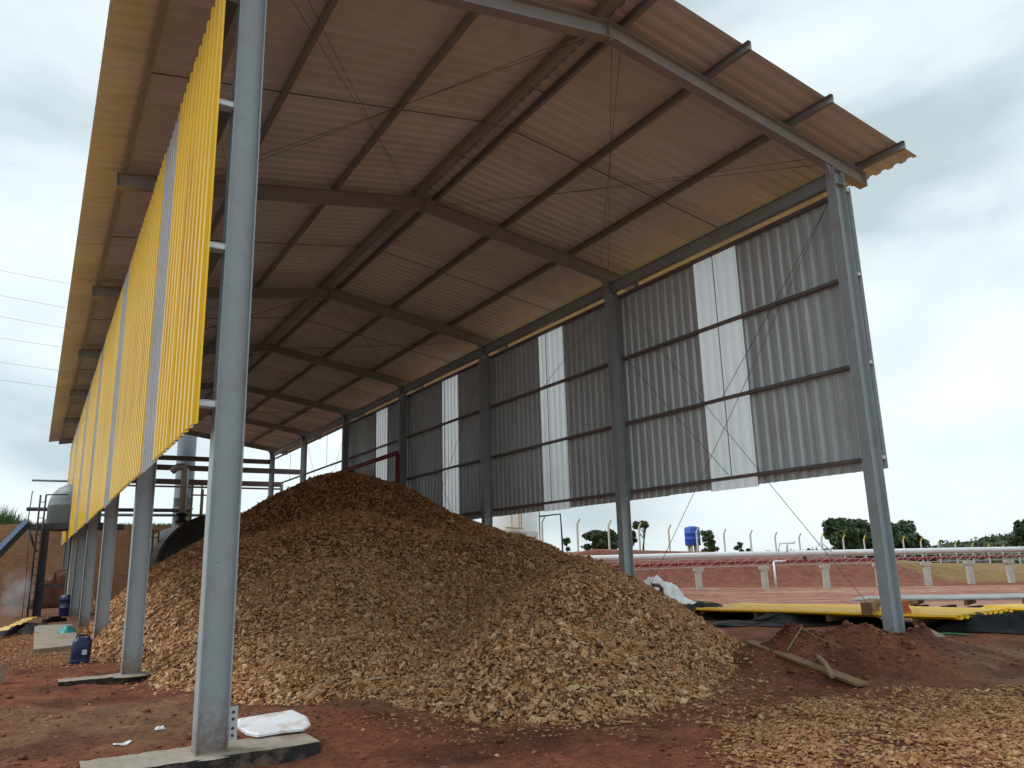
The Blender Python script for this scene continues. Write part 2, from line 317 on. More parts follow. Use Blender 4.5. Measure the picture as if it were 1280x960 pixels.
# ================================================================== SETTING: ground
def build_ground():
    th = np.concatenate([np.linspace(math.radians(-62), math.radians(62), 640), np.linspace(math.radians(62), math.radians(298), 71)[1:-1]])
    r = np.concatenate([[.0], np.geomspace(.7, 70, 330), np.geomspace(73, 4000, 50)])
    T, Rr = np.meshgrid(th, r); az = YAW+T
    X = CAM[0]+Rr*np.sin(az); Y = CAM[1]+Rr*np.cos(az); Z = ground(X, Y)
    V = np.stack([X, Y, Z], -1).reshape(-1, 3); nr, ntn = X.shape
    i = np.arange(nr-1)[:, None]*ntn; j = np.arange(ntn)[None]; j2 = (np.arange(ntn)+1)[None] % ntn
    F = np.stack([i+j, i+j2, i+ntn+j2, i+ntn+j], -1).reshape(-1, 4)[:, ::-1]
    x, y = V[:, 0], V[:, 1]; dx, dy = x-CAM[0], y-CAM[1]; D = dx*_sy+dy*_cy; S = dx*_cy-dy*_sy
    c = np.array([.225, .084, .047])*np.ones((len(V), 3))
    n1 = fbm(x, y, .35, 4, 2); n2 = fbm(x, y, 1.1, 4, 0)
    def mix(c, col, m): return c*(1-m[:, None])+np.array(col)*m[:, None]
    c = mix(c, (.235, .132, .078), sstep(-.02, .28, n1)*.8*(D < 20))               # drier, sandier patches
    c = mix(c, (.12, .045, .029), sstep(.05, .35, n2)*.75*(D < 30))                # damp
    md = sstep(15, 24, D)*sstep(5, 9, S)
    c = mix(c, (.33, .165, .120), md*(1-sstep(44, 46, D))*(.75+.5*fbm(x, y, .5, 3, 1)).clip(0, 1))   # graded dry yard
    c = mix(c, (.40, .24, .18), md*(1-sstep(44, 46, D))*sstep(.08, .22, fbm(D*2.2, S*.16, .7, 3, 1)))
    bk = sstep(45, 47, D-.26*np.clip(S-10, -5, 40)+.0)*sstep(3, 6, S)
    c = mix(c, (.205, .080, .058), bk*.9)
    edge = S-29.6+(D-49)*.62+1.2*fbm(x, y, .3, 3, 3)                                                       # grassed end of the bank
    c = mix(c, (.22, .145, .055), sstep(-.3, .9, edge)*bk)
    c = mix(c, (.26, .17, .08), sstep(51.0, 52, D-.26*np.clip(S-10, -5, 40))*sstep(3, 6, S)*.85)             # straw-coloured lip
    c = mix(c, (.055, .075, .03), sstep(90, 150, np.hypot(dx, dy)))
    c = mix(c, (.17, .11, .065), sstep(12, 22, y)*(1-sstep(-4, 0, S+2))*(D < 46)*.6)
    o = obj('dirt_ground', np_mesh('dirt_ground', V, F, 'soil', c, True)); tag(o, None, None, None, 'structure')
build_ground()

# ================================================================== THE SHED
SLOPE = .157; ZA = 9.2; RD = .28               # apex underside of rafter, rafter depth
XC = WID/2
def zraf(x): return ZA-SLOPE*abs(x-XC)          # rafter underside
def zsheet(x): return zraf(x)+RD+.012+.15+.012
FRAMES = [i*BAY for i in range(7)]
shed = thing('open_storage_shed', 'tall open-sided steel shed with yellow corrugated side wall over the wood chip heap', 'shed', (XC, 0, 0))
def build_shed():
    O = np.array((XC, 0, 0.))
    # --- columns: I sections, web facing the opening
    def col_mesh(h):
        m_ = MB(); d, fw, tf, tw = .28, .19, .012, .009
        m_.box((-d/2, -fw/2, 0), (-d/2+tf, fw/2, h)).box((d/2-tf, -fw/2, 0), (d/2, fw/2, h)).box((-d/2+tf, -tw/2, 0), (d/2-tf, tw/2, h))
        for z in (h-.02, h-.30): m_.box((-d/2+tf, -fw/2+.006, z-.005), (d/2-tf, -tw/2, z+.005)).box((-d/2+tf, tw/2, z-.005), (d/2-tf, fw/2-.006, z+.005))
        return m_.mesh('column', 'steel')
    hc = zraf(WID)
    cm = col_mesh(hc)
    cl = MB().box((-.185, -.098, -.034), (.008, -.092, .034)).box((-.185, -.092, -.034), (.008, .02, -.029)).mesh('girt_cleat', 'galv')
    cols = {}
    for side, x in (('l', 0), ('r', WID)):
        for i, y in enumerate(FRAMES):
            c = obj('column', cm, shed, (x-XC, y, 0)); cols[side, i] = c
    # --- rafters
    def raf_mesh(sgn):
        m_ = MB(); tf, fw, tw = .012, .17, .009
        x1 = WID/2+.87
        def zz(dx): return ZA-SLOPE*dx
        def strip(a, b_, off0, off1, wy):
            q = [(sgn*a, zz(a)+off0), (sgn*b_, zz(b_)+off0), (sgn*b_, zz(b_)+off1), (sgn*a, zz(a)+off1)]
            vs_ = [(x, -wy/2, z) for x, z in q]+[(x, wy/2, z) for x, z in q]
            fs = [(0, 1, 2, 3), (7, 6, 5, 4), (0, 4, 5, 1), (1, 5, 6, 2), (2, 6, 7, 3), (3, 7, 4, 0)]
            if sgn < 0: fs = [f[::-1] for f in fs]
            m_.add(vs_, fs)
        strip(0.006, x1, 0, tf, fw); strip(.006, x1, RD-tf, RD, fw); strip(.006, x1, tf, RD-tf, tw); strip(x1-.010, x1+.002, tf+.001, RD-tf-.001, fw-.01)
        strip(.006, .018, -.05, RD+.03, fw-.02)                       # ridge end plate
        # curved haunch plate at the knee
        xk = WID/2-.15; pts = []
        for k in range(7):
            a = k/6*math.pi/2; pts.append((xk-.22+.22*math.sin(a), zz(xk-.22+.22*math.sin(a))-.22*(1-math.cos(a))))
        poly = pts+[(xk, zz(xk)-.001)]
        n = len(poly); vs_ = [(sgn*x, -.05, z) for x, z in poly]+[(sgn*x, .05, z) for x, z in poly]
        fs = [list(range(n))[::-1], list(range(n, 2*n))]+[(k, (k+1) % n, n+(k+1) % n, n+k) for k in range(n)]
        if sgn < 0: fs = [list(f)[::-1] for f in fs]
        m_.add(vs_, fs)
        return m_.mesh('rafter', 'rafter_steel')
    rm = {1: raf_mesh(1), -1: raf_mesh(-1)}
    for y in FRAMES:
        for s in (1, -1): obj('rafter', rm[s], shed, (0, y, 0))
    # --- purlins (channel sections lying on the rafters)
    y0, y1 = -.94, 40.3
    def purlin(dx, s):
        m_ = MB(); x = XC+s*dx; z = zraf(x)+RD+.004
        m_.box((x-.035, y0, z), (x+.035, y1, z+.005)).box((x-.035, y0, z+.147), (x+.035, y1, z+.152)).box((x-.004+.031*s, y0, z+.005), (x+.004+.031*s, y1, z+.147))
        m_.build('purlin', 'purlin_steel', shed)
    for s in (1, -1):
        for dx in (.26, 2.02, 3.95, 5.9): purlin(dx, s)
    # --- sag rods half way along each bay and ridge ties
    for i in range(6):
        ym = FRAMES[i]+BAY/2
        for s in (1, -1):
            for a, b_ in ((.30, 1.98), (2.06, 3.91), (3.99, 5.86)):
                xa, xb = XC+s*a, XC+s*b_
                MB().tube([(xa, ym, zraf(xa)+RD+.075), (xb, ym, zraf(xb)+RD+.075)], .011, 6).build('sag_rod', 'cable', shed)
        for f in (.3, .5, .7):
            yy = FRAMES[i]+BAY*f; MB().tube([(XC-.23, yy, zraf(XC-.23)+RD+.07), (XC+.23, yy, zraf(XC+.23)+RD+.07)], .008, 6).build('ridge_tie', 'cable', shed)
    # --- roof bracing cables
    def cable(p, q, r=.0055, name='brace_cable'):
        p = np.array(p, float); q = np.array(q, float); m_ = .5*(p+q)-np.array((0, 0, .004*np.linalg.norm(q-p)))
        MB().tube([p, .5*(p+m_)-np.array((0, 0, .001)), m_, .5*(q+m_)-np.array((0, 0, .001)), q], r, 5).build(name, 'cable', shed)
    for i in (0, 2, 4):
        ya, yb = FRAMES[i]+.1, FRAMES[i+1]-.1
        for s in (1, -1):
            for a, b_ in ((.15, WID/2-.12), (.32, WID/2-.4)):
                xa, xb = XC+s*a, XC+s*b_; za, zb = zraf(xa)+.12, zraf(xb)+.12
                cable((xa, ya, za), (xb, yb, zb)); cable((xa, yb, za), (xb, ya, zb))
    # --- eave struts between columns
    for x in (0, WID):
        for i in range(6):
            a, b_ = FRAMES[i]+.0052, FRAMES[i+1]-.0052; zt = hc-.03
            MB().box((x-.07, a, zt-.27), (x+.07, b_, zt-.26)).box((x-.07, a, zt-.01), (x+.07, b_, zt)).box((x-.004, a, zt-.26), (x+.004, b_, zt-.01)).build('eave_strut', 'steel', shed)
    # --- girts
    def girt(side, z, ya, yb):
        x0 = -.14 if side == 'l' else WID+.14; s = -1 if side == 'l' else 1
        xa, xb = sorted((x0, x0+s*(.17 if side == 'l' else .105))); m_ = MB()
        m_.box((xa, ya, z-.03), (xb, yb, z-.026)).box((xa, ya, z+.026), (xb, yb, z+.03))
        xi, xj = sorted((x0+s*.006, x0+s*.010)); m_.box((xi, ya, z-.026), (xj, yb, z+.026))
        m_.build('girt', 'girt_steel', shed)
    LZ = (3.15, 4.77, 6.38, 7.74); RZ = (3.12, 4.77, 6.38, 8.0)
    for i in range(6):
        ya, yb = FRAMES[i]+(.004 if i else -.1), FRAMES[i+1]-.004
        for z in LZ: girt('l', z, ya, yb)
        for z in RZ:
            if i < 4 or z in (6.38, 8.0): girt('r', z, ya, yb)
        # cleats on the columns
    for i, y in enumerate(FRAMES):
        for z in LZ: obj('girt_cleat', cl, cols['l', i], (-.15, 0, z))
        if i < 5:
            for z in RZ:
                c = obj('girt_cleat', cl, cols['r', i], (.15, 0, z)); c.scale = (-.5, 1, 1)
    # --- wall sag rods
    for i in range(6):
        ym = FRAMES[i]+BAY/2
        for x, zs, ok in ((-.19, LZ, True), (WID+.19, RZ, i < 4)):
            if not ok: continue
            for a, b_ in zip(zs[:-1], zs[1:]): MB().tube([(x, ym, a-.02), (x, ym, b_+.02)], .010, 6).build('sag_rod', 'cable', shed)
    for i in (4, 5): MB().tube([(WID+.19, FRAMES[i]+BAY/2, 6.36), (WID+.19, FRAMES[i]+BAY/2, 8.02)], .010, 6).build('sag_rod', 'cable', shed)
    # --- wall bracing
    for x in (WID,):
        xx = x+(.10 if x else -.10)
        for i in (0, 2, 4):
            a, b_ = FRAMES[i]+.12, FRAMES[i+1]-.12
            cable((xx, a, 8.05), (xx, b_, .3), .0065); cable((xx, b_, 8.05), (xx, a, .3), .0065)
    cable((WID+.05, .12, 7.95), (WID+.05, 3.2, 4.77), .007); cable((WID+.05, FRAMES[1]-.12, 6.6), (WID+.05, 3.2, 3.15), .007)
    cable((WID+.05, FRAMES[1]+.2, 7.95), (WID+.05, FRAMES[1]+3.2, 6.38), .007)
    # --- corrugated sheets (two coated faces, folded ribs)
    PIT_, DEP = .254, .040
    def profile(wd):
        pts = [(0., 0.)]; u = 0
        while u < wd-.01:
            for du, w_ in ((.074, 0), (.084, .12), (.110, .88), (.121, 1), (.185, 1), (.196, .88), (.222, .12), (.232, 0), (PIT_, 0)):
                if u+du <= wd+1e-6: pts.append((u+du, w_*DEP))
            u += PIT_
        if pts[-1][0] < wd-1e-4: pts.append((wd, pts[-1][1]))
        return pts
    def sheet_mesh(name, wd, length, mats, f, th=.0018):
        """f(u, w, v) -> xyz; w points outwards; slot 0 outer face, slot 1 inner face"""
        pr = profile(wd); n = len(pr); m_ = MB(); vs_ = []
        for w0 in (th, 0):
            for v in (0, length):
                vs_ += [f(u, w_+w0, v) for u, w_ in pr]
        fo = [(i, i+1, n+i+1, n+i) for i in range(n-1)]; fi = [(2*n+i, 3*n+i, 3*n+i+1, 2*n+i+1) for i in range(n-1)]
        ed = [(i, 2*n+i, 2*n+i+1, i+1) for i in range(n-1)]+[(n+i, n+i+1, 3*n+i+1, 3*n+i) for i in range(n-1)]+[(0, n, 3*n, 2*n), (n-1, 3*n-1, 4*n-1, 2*n-1)]
        m_.add(vs_, fo, 0); m_.add([], [], 0)
        m_.f += [list(q) for q in fi]; m_.mi += [1]*len(fi); m_.sm += [False]*len(fi)
        m_.f += [list(q) for q in ed]; m_.mi += [0]*len(ed); m_.sm += [False]*len(ed)
        return m_.mesh(name, mats)
    SH = 1.27
    for side in ('l', 'r'):
        s = -1 if side == 'l' else 1; xw = -.318 if side == 'l' else WID+.255
        zb = 2.93; zt = 7.82 if side == 'l' else 8.06; yend = 36.9 if side == 'l' else FRAMES[4]+.55
        f = lambda u, w_, v: (s*w_, u, v)
        meshes = {}
        bounds = [-.26 if side == 'l' else -.11, 1.36]
        while bounds[-1] < yend-.3: bounds.append(min(bounds[-1]+SH, yend))
        for k in range(len(bounds)-1):
            a, b_ = bounds[k], bounds[k+1]; wd = round(b_-a, 3); tr = (k-2) % 5 == 0
            jit = random.uniform(-.012, .012)
            key = (wd, tr)
            if key not in meshes: meshes[key] = sheet_mesh('wall_sheet', wd+.03, zt-zb, ['fibreglass', 'fibreglass'] if tr else ['yellow_paint', 'sheet_back'], f)
            obj('translucent_sheet' if tr else 'wall_sheet', meshes[key], shed, (xw-XC+s*.003*(k % 2), a, zb+jit-(.03 if tr else 0)))
    # self-drilling screws along the girt lines, outer face
    for x, s, zs, ya, yb in ((-.318, -1, LZ, -.2, 36.8), (WID+.255, 1, RZ, 0, FRAMES[4])):
        m_ = MB(); y = ya+.05
        while y < yb:
            for z in zs: m_.tube([(x, y, z), (x+s*.008, y, z)], .011, 6)
            y += .381
        tag(m_.build('screws', 'dark_steel', shed), None, None, None, 'stuff')
    # roof
    th = math.atan(SLOPE)
    ln = (WID/2+1.34-.08)/math.cos(th)
    ridge = 9.2+RD+.168
    for s in (1, -1):
        f = lambda u, w_, v: (s*(.08+v*math.cos(th)), u, -SLOPE*(.08+v*math.cos(th))+w_)
        rmesh = sheet_mesh('roof_sheet', SH+.03, ln, ['roof_top', 'roof_under'], f)
        k = 0; y = -.82
        while y < 40.2:
            o = obj('roof_sheet', rmesh, shed, (0, y, ridge+.003*(k % 2))); y += SH; k += 1
    yl = y+.03
    for s in (1, -1):
        q = [(0, ridge+.052), (s*.32, ridge+.052-.32*SLOPE)]
        MB().add([(XC+q[0][0], -.82, q[0][1]), (XC+q[1][0], -.82, q[1][1]), (XC+q[1][0], yl, q[1][1]), (XC, yl, q[0][1])]+[(XC+q[0][0], -.82, q[0][1]+.002), (XC+q[1][0], -.82, q[1][1]+.002), (XC+q[1][0], yl, q[1][1]+.002), (XC, yl, q[0][1]+.002)],
                 [(0, 1, 2, 3), (7, 6, 5, 4), (0, 4, 5, 1), (1, 5, 6, 2), (2, 6, 7, 3), (3, 7, 4, 0)]).build('ridge_cap', 'roof_top', shed)
    # bolted splice plate on the near column
    g = MB().box((.146, -.055, .06), (.152, .055, .36)).box((.152, .045, .06), (.24, .055, .36))
    pl = g.build('lug_plate', 'galv', cols['l', 0])
    for z in (.11, .17, .25, .31): MB().tube([(.2, .0445, z), (.2, .041, z)], .014, 8).build('bolt_hole', 'dark_steel', pl, (.2, .04, z))
build_shed()

# ================================================================== WOOD CHIP HEAP
LOBES = [[8.5, 12.8, 3.06, 0.522, 0.7, 1.0], [7.0, 16.2, 4.47, 0.68, 1.7, 1.0], [5.2, 11.5, 2.90, 0.624, 2.6, 1.0], [3.6, 7.6, 1.56, 0.564, 1.2, 1.0], [2.9, 4.2, 0.66, 0.53, 0.8, 1.0], [6.6, 3.3, 1.45, 0.66, 0.6, 1.0], [8.4, 8.8, 2.25, 0.64, 0.8, 1.0], [7.9, 5.2, 1.62, 0.70, 0.6, 1.0], [4.6, 1.5, 0.76, 0.50, 0.7, 1.0]]
def pile(X, Y):
    zs = []
    for x, y, h, s, r, a in LOBES:
        d = np.sqrt((X-x)**2*a**2+(Y-y)**2/a**2+r*r)-r; zs.append(h-s*d)
    zs = np.array(zs)/.18; m_ = zs.max(0); z = .18*(m_+np.log(np.exp(zs-m_).sum(0)))
    z = z-.6*sstep(1.5, -.6, X)*sstep(5, 8, Y)-.4*sstep(.5, -.9, X)
    return z+.16*fbm(X, Y, .55, 3, 1)+.06*fbm(X, Y, 1.7, 3, 2)
def chip_arrays(P, Nn, L_, W_, T_, tilt, lift):
    """thin uneven slivers: P points, Nn surface normals -> vertices, quads"""
    n = len(P); rnd = RNG.normal(size=(n, 3)); nn = Nn+rnd*np.asarray(tilt)[:, None]; nn /= np.linalg.norm(nn, axis=1)[:, None]
    a = RNG.normal(size=(n, 3)); t1 = a-(a*nn).sum(1)[:, None]*nn; t1 /= np.linalg.norm(t1, axis=1)[:, None]; t2 = np.cross(nn, t1)
    c = P+Nn*np.asarray(lift)[:, None]
    V = np.zeros((n, 8, 3)); sg = [(-1, -1), (1, -1), (1, 1), (-1, 1)]
    for k in range(8):
        i, j = sg[k % 4]; h = -1 if k < 4 else 1
        jl = 1+RNG.uniform(-.35, .2, n); jw = 1+RNG.uniform(-.45, .25, n)
        sh = .8 if h > 0 else 1.
        V[:, k] = c+t1*(i*L_*.5*jl*sh)[:, None]+t2*(j*W_*.5*jw*sh)[:, None]+nn*(h*T_*.5+RNG.normal(size=n)*T_*.18)[:, None]
    q = np.array([(3, 2, 1, 0), (4, 5, 6, 7), (0, 1, 5, 4), (1, 2, 6, 5), (2, 3, 7, 6), (3, 0, 4, 7)])
    F = (np.arange(n)[:, None, None]*8+q[None]).reshape(-1, 4)
    return V.reshape(-1, 3), F
PAL = .90*np.array([(.55, .33, .165), (.47, .248, .108), (.39, .185, .075), (.30, .13, .052), (.60, .415, .24), (.16, .072, .038), (.46, .23, .10)])
def chip_cols(n, w_):
    k = np.array([RNG.choice(len(PAL), n, p=w_)])[0]; c = PAL[k]*RNG.uniform(.8, 1.15, (n, 1)); return np.repeat(c, 8, 0)
def build_pile():
    gx = np.arange(-2.5, 14.6, .12); gy = np.arange(-2.5, 26, .12); X, Y = np.meshgrid(gx, gy); G = ground(X, Y)
    Z = pile(X, Y)-.03
    ny, nx = X.shape; V = np.stack([X, Y, np.maximum(Z, G-.12)], -1).reshape(-1, 3)
    i = np.arange(ny-1)[:, None]*nx; j = np.arange(nx-1)[None]; F = np.stack([i+j, i+j+1, i+nx+j+1, i+nx+j], -1).reshape(-1, 4)
    keep = ((Z-G).reshape(-1)[F] > 0).any(1); F = F[keep]
    used = np.unique(F); mp_ = -np.ones(len(V), int); mp_[used] = np.arange(len(used)); V = V[used]; F = mp_[F]
    cb = np.array([.17, .085, .04])*(1+.9*fbm(V[:, 0], V[:, 1], 9, 3, 1))[:, None].clip(.3, 1.7)*np.ones((len(V), 3))
    # chips
    def sample(n, x0, x1, y0, y1, thr=0.):
        x = RNG.uniform(x0, x1, n); y = RNG.uniform(y0, y1, n); z = pile(x, y); g = ground(x, y); k = z > g-.02+thr
        return x[k], y[k], z[k]
    xs, ys, zs = [], [], []; sz = []
    for (n, a, b_, c, d, s) in ((31000, -1, 11, -1.8, 2.2, 1.), (54000, -1.6, 13, 2.2, 7.5, 1.), (40000, -1.8, 13.5, 7.5, 13, 1.12), (27000, -1.8, 14, 13, 18.5, 1.3), (5000, 0, 14, 18.5, 25, 1.5)):
        x, y, z = sample(n, a, b_, c, d); xs.append(x); ys.append(y); zs.append(z); sz.append(np.full(len(x), s))
    for (n, a, b_, c, d, s) in ((30000, 0, 10.5, -1.6, 3, .55), (34000, -1, 12, 3, 8, .6)):
        x, y, z = sample(n, a, b_, c, d); xs.append(x); ys.append(y); zs.append(z); sz.append(np.full(len(x), s))
    x = np.concatenate(xs); y = np.concatenate(ys); z = np.concatenate(zs); s = np.concatenate(sz); n = len(x)
    e_ = .08; Nn = np.stack([-(pile(x+e_, y)-pile(x-e_, y))/(2*e_), -(pile(x, y+e_)-pile(x, y-e_))/(2*e_), np.ones(n)], -1); Nn /= np.linalg.norm(Nn, axis=1)[:, None]
    L_ = np.exp(RNG.normal(math.log(.050), .52, n)).clip(.014, .19)*s; W_ = (L_*RNG.uniform(.16, .8, n)).clip(0, .075); T_ = RNG.uniform(.006, .016, n)*s
    CV, CF = chip_arrays(np.stack([x, y, z], -1), Nn, L_, W_, T_, RNG.uniform(.15, .75, n), RNG.uniform(-.012, .022, n))
    c1 = 1.1*chip_cols(n, [.26, .19, .14, .11, .18, .06, .06]); c2 = 1.38*chip_cols(n, [.12, .23, .27, .18, .04, .05, .11])  # second palette multiplied up to stand in for light missing under the roof
    old_lifted = sstep(-.25, .25, (y-8.5)/9+.5*fbm(x, y, .3, 3, 0)-.15)                       # older, browner far load, its colour also brightened to offset weak light there
    pick = np.repeat(RNG.random(n) < old_lifted*.8, 8)
    cc = np.where(pick[:, None], c2, c1)
    nv = len(V); Vt = np.concatenate([V, CV]); Ft = np.concatenate([F, CF+nv])
    o = obj('wood_chip_heap', np_mesh('wood_chip_heap', Vt, Ft, 'chips', np.concatenate([cb, cc]), np.concatenate([np.full(len(F), True), np.full(len(CF), False)])))
    tag(o, 'huge heap of tan and brown wood chips under the shed roof', 'wood chips', None, 'stuff')
build_pile()

def scatter_chips():
    from_poly = []
    def region(n, x0, x1, y0, y1, f, smin=.02, smax=.07):
        x = RNG.uniform(x0, x1, n); y = RNG.uniform(y0, y1, n); k = RNG.random(n) < f(x, y); x, y = x[k], y[k]
        k = pile(x, y) < ground(x, y)+.03; from_poly.append((x[k], y[k]))
    def carpet(x, y):       # chips trampled over the track at the front right
        d1 = sstep(-.15, .55, (x-3.2)*.62-(y+2.9)*.79+.7*fbm(x, y, .9, 3, 2))
        front = -.35-(x-6.4)*.85
        d2 = 1-sstep(-.35, .15, y-np.minimum(front, -1.25-.2*(x-6)*0)+.6*fbm(x, y, .8, 3, 1))
        return d1*d2*(.3+.7*sstep(-.25, .08, fbm(x, y, .8, 4, 0)))
    region(105000, 2.6, 11.5, -6.8, .3, carpet)
    region(9000, 1., 8, -2.6, 1.2, lambda x, y: .5*sstep(-.55, -.05, pile(x, y)-ground(x, y)))          # spill along the toe
    region(7000, -2.6, 3, 3.5, 17, lambda x, y: sstep(-.5, -.05, pile(x, y)-ground(x, y)))
    region(12000, -4, .3, 8.3, 21, lambda x, y: .75*sstep(-.2, .1, fbm(x, y, .5, 3, 0)+.12)*sstep(8.3, 9.3, y+.2*x))
    region(2600, -4, 8, -6, 7, lambda x, y: .12+.5*sstep(.0, .3, fbm(x, y, .7, 3, 1)))
    x = np.concatenate([q[0] for q in from_poly]); y = np.concatenate([q[1] for q in from_poly]); n = len(x); z = ground(x, y)
    e_ = .05; Nn = np.stack([-(ground(x+e_, y)-ground(x-e_, y))/(2*e_), -(ground(x, y+e_)-ground(x, y-e_))/(2*e_), np.ones(n)], -1); Nn /= np.linalg.norm(Nn, axis=1)[:, None]
    L_ = np.exp(RNG.normal(math.log(.042), .36, n)).clip(.016, .12); W_ = L_*RNG.uniform(.25, .8, n); T_ = RNG.uniform(.004, .010, n)
    V, F = chip_arrays(np.stack([x, y, z], -1), Nn, L_, W_, T_, RNG.uniform(.05, .4, n), RNG.uniform(.0, .012, n))
    o = obj('scattered_wood_chips', np_mesh('scattered_wood_chips', V, F, 'chips', chip_cols(n, [.17, .26, .2, .16, .07, .05, .09])))
    tag(o, 'loose wood chips strewn over the red dirt around the heap', 'wood chips', None, 'stuff')
scatter_chips()

def clods():
    n = 22000; th = RNG.uniform(-.7, .7, n)+YAW; r = np.exp(RNG.uniform(math.log(2.2), math.log(26), n)); x = CAM[0]+r*np.sin(th); y = CAM[1]+r*np.cos(th)
    k = (RNG.random(n) < .12+sstep(-.05, .3, fbm(x, y, .8, 3, 3))) & (pile(x, y) < ground(x, y)); x, y = x[k], y[k]
    # crumbly lumps on the excavated heap by the column
    m_ = 1500; x2 = RNG.normal(9.5, .9, m_); y2 = RNG.normal(.1, .55, m_); x = np.concatenate([x, x2]); y = np.concatenate([y, y2]); n = len(x); z = ground(x, y)
    rad = np.exp(RNG.normal(math.log(.0125), .55, n)).clip(.005, .06); rad[-m_:] *= 1.3
    base = np.array([(1, 0, 0), (0, 1, 0), (-1, 0, 0), (0, -1, 0), (0, 0, 1), (0, 0, -1), (.6, .6, .55), (-.6, .6, .55), (-.6, -.6, .55), (.6, -.6, .55)])
    tri = np.array([(4, 6, 7), (4, 7, 8), (4, 8, 9), (4, 9, 6), (0, 1, 6), (1, 7, 6), (1, 2, 7), (2, 8, 7), (2, 3, 8), (3, 9, 8), (3, 0, 9), (0, 6, 9), (1, 0, 5), (2, 1, 5), (3, 2, 5), (0, 3, 5)])
    a = RNG.uniform(0, 6.28, n); ca, sa = np.cos(a), np.sin(a)
    Vv = base[None]*RNG.uniform(.6, 1.25, (n, 10, 1))*rad[:, None, None]*np.array([1.15, .95, .7]); V = np.stack([Vv[..., 0]*ca[:, None]-Vv[..., 1]*sa[:, None], Vv[..., 0]*sa[:, None]+Vv[..., 1]*ca[:, None], Vv[..., 2]], -1)+np.stack([x, y, z+rad*.1], -1)[:, None]
    F = (np.arange(n)[:, None, None]*10+tri[None]).reshape(-1, 3)
    c = np.array([.21, .085, .05])*RNG.uniform(.6, 1.45, (n, 1)); 
    o = obj('dirt_clods', np_mesh('dirt_clods', V.reshape(-1, 3), F, 'clod', np.repeat(c, 10, 0))); tag(o, 'crumbled red soil lumps strewn over the ground', 'soil', None, 'stuff')
clods()

# ================================================================== FOOTINGS
def footing(name, label, x0, x1, y0, y1, zt, zb, rot=0):
    c = np.array(((x0+x1)/2, (y0+y1)/2, zb)); t_ = thing(name, label, 'footing', c)
    # top slab face with worn, uneven edge; tarred side faces
    n = 26; m_ = MB(); vs_ = []; 
    us = np.linspace(x0, x1, n)
    rng = random.Random(3)
    top = []; 
    for y, s in ((y0, -1), (y1, 1)):
        for u in us: top.append((u, y+rng.uniform(-.004, .004), zt+rng.uniform(-.006, .002)))
    bot = [(u, y, zb) for y in (y0, y1) for u in us]
    vs_ = top+bot
    m_.add(vs_, [(i, i+1, n+i+1, n+i) for i in range(n-1)], 0)
    m_.f += [[2*n+i, 2*n+i+1, i+1, i] for i in range(n-1)]+[[n+i, n+i+1, 3*n+i+1, 3*n+i] for i in range(n-1)]+[[2*n, 0, n, 3*n], [n-1, 3*n-1, 4*n-1, 2*n-1]]
    m_.mi += [1]*(2*(n-1)+2); m_.sm += [False]*(2*(n-1)+2)
    m_.build('block', ['concrete', 'concrete_tar'], t_)
    g = MB(); gx = 0 if x0 < 5 else WID
    prof = [(gx-.30, -.22), (gx+.30, -.22)]
    g.lathe((gx, (y0+y1)/2 if y1-y0 < .9 else (y0+y1)/2, zt-.012), [(.34, 0), (.30, .016), (.22, .026), (.0, .028)], 18)
    g.build('grout_pad', 'concrete', t_)
    return t_
footing('concrete_footing', 'long low concrete footing with black tarred side under the nearest column', -1.0, .95, -.19, .42, -.004, -.30)
footing('concrete_footing', 'narrow weathered concrete footing under the second column from the front left', -1.0, .25, BAY-.2, BAY+.2, -.004, -.28)

# ================================================================== NEAR LITTER
def crumpled(name, mats, label, cat, c, sx, sy, h, rot, n=26, seed=1, amp=.5, shape=None, th=.004, group=None, kind=None):
    """a creased sheet of film lying over the ground, with its own thickness"""
    rr = np.random.default_rng(seed); u = np.linspace(-1, 1, n); U, Vv = np.meshgrid(u, u)
    X = U*sx/2; Y = Vv*sy/2; ca, sa = math.cos(rot), math.sin(rot); xw = c[0]+X*ca-Y*sa; yw = c[1]+X*sa+Y*ca
    hh = np.clip(1-np.maximum(abs(U), abs(Vv))**2.2, 0, 1) if shape is None else shape(U, Vv)
    ridg = 1-2*abs(fbm(xw+seed*7.7, yw, 1.9/max(sx, sy)*2.2, 4, seed % 4))
    Z = ground(xw, yw)+.012+h*hh*(1-amp+amp*ridg)
    xw = xw+.06*sx*fbm(U*2+seed, Vv*2, 1.5, 2, 1); yw = yw+.06*sy*fbm(U*2, Vv*2+seed, 1.5, 2, 2)
    V = np.stack([xw, yw, Z], -1).reshape(-1, 3)-np.array(c); i = np.arange(n-1)[:, None]*n; j = np.arange(n-1)[None]
    F = np.stack([i+j, i+j+1, i+n+j+1, i+n+j], -1).reshape(-1, 4)
    me = np_mesh(name, V, F, mats, None, True); o = obj(name, me, None, tuple(c)); sm = o.modifiers.new('thickness', 'SOLIDIFY'); sm.thickness = th; sm.offset = 1
    return tag(o, label, cat, group, kind)
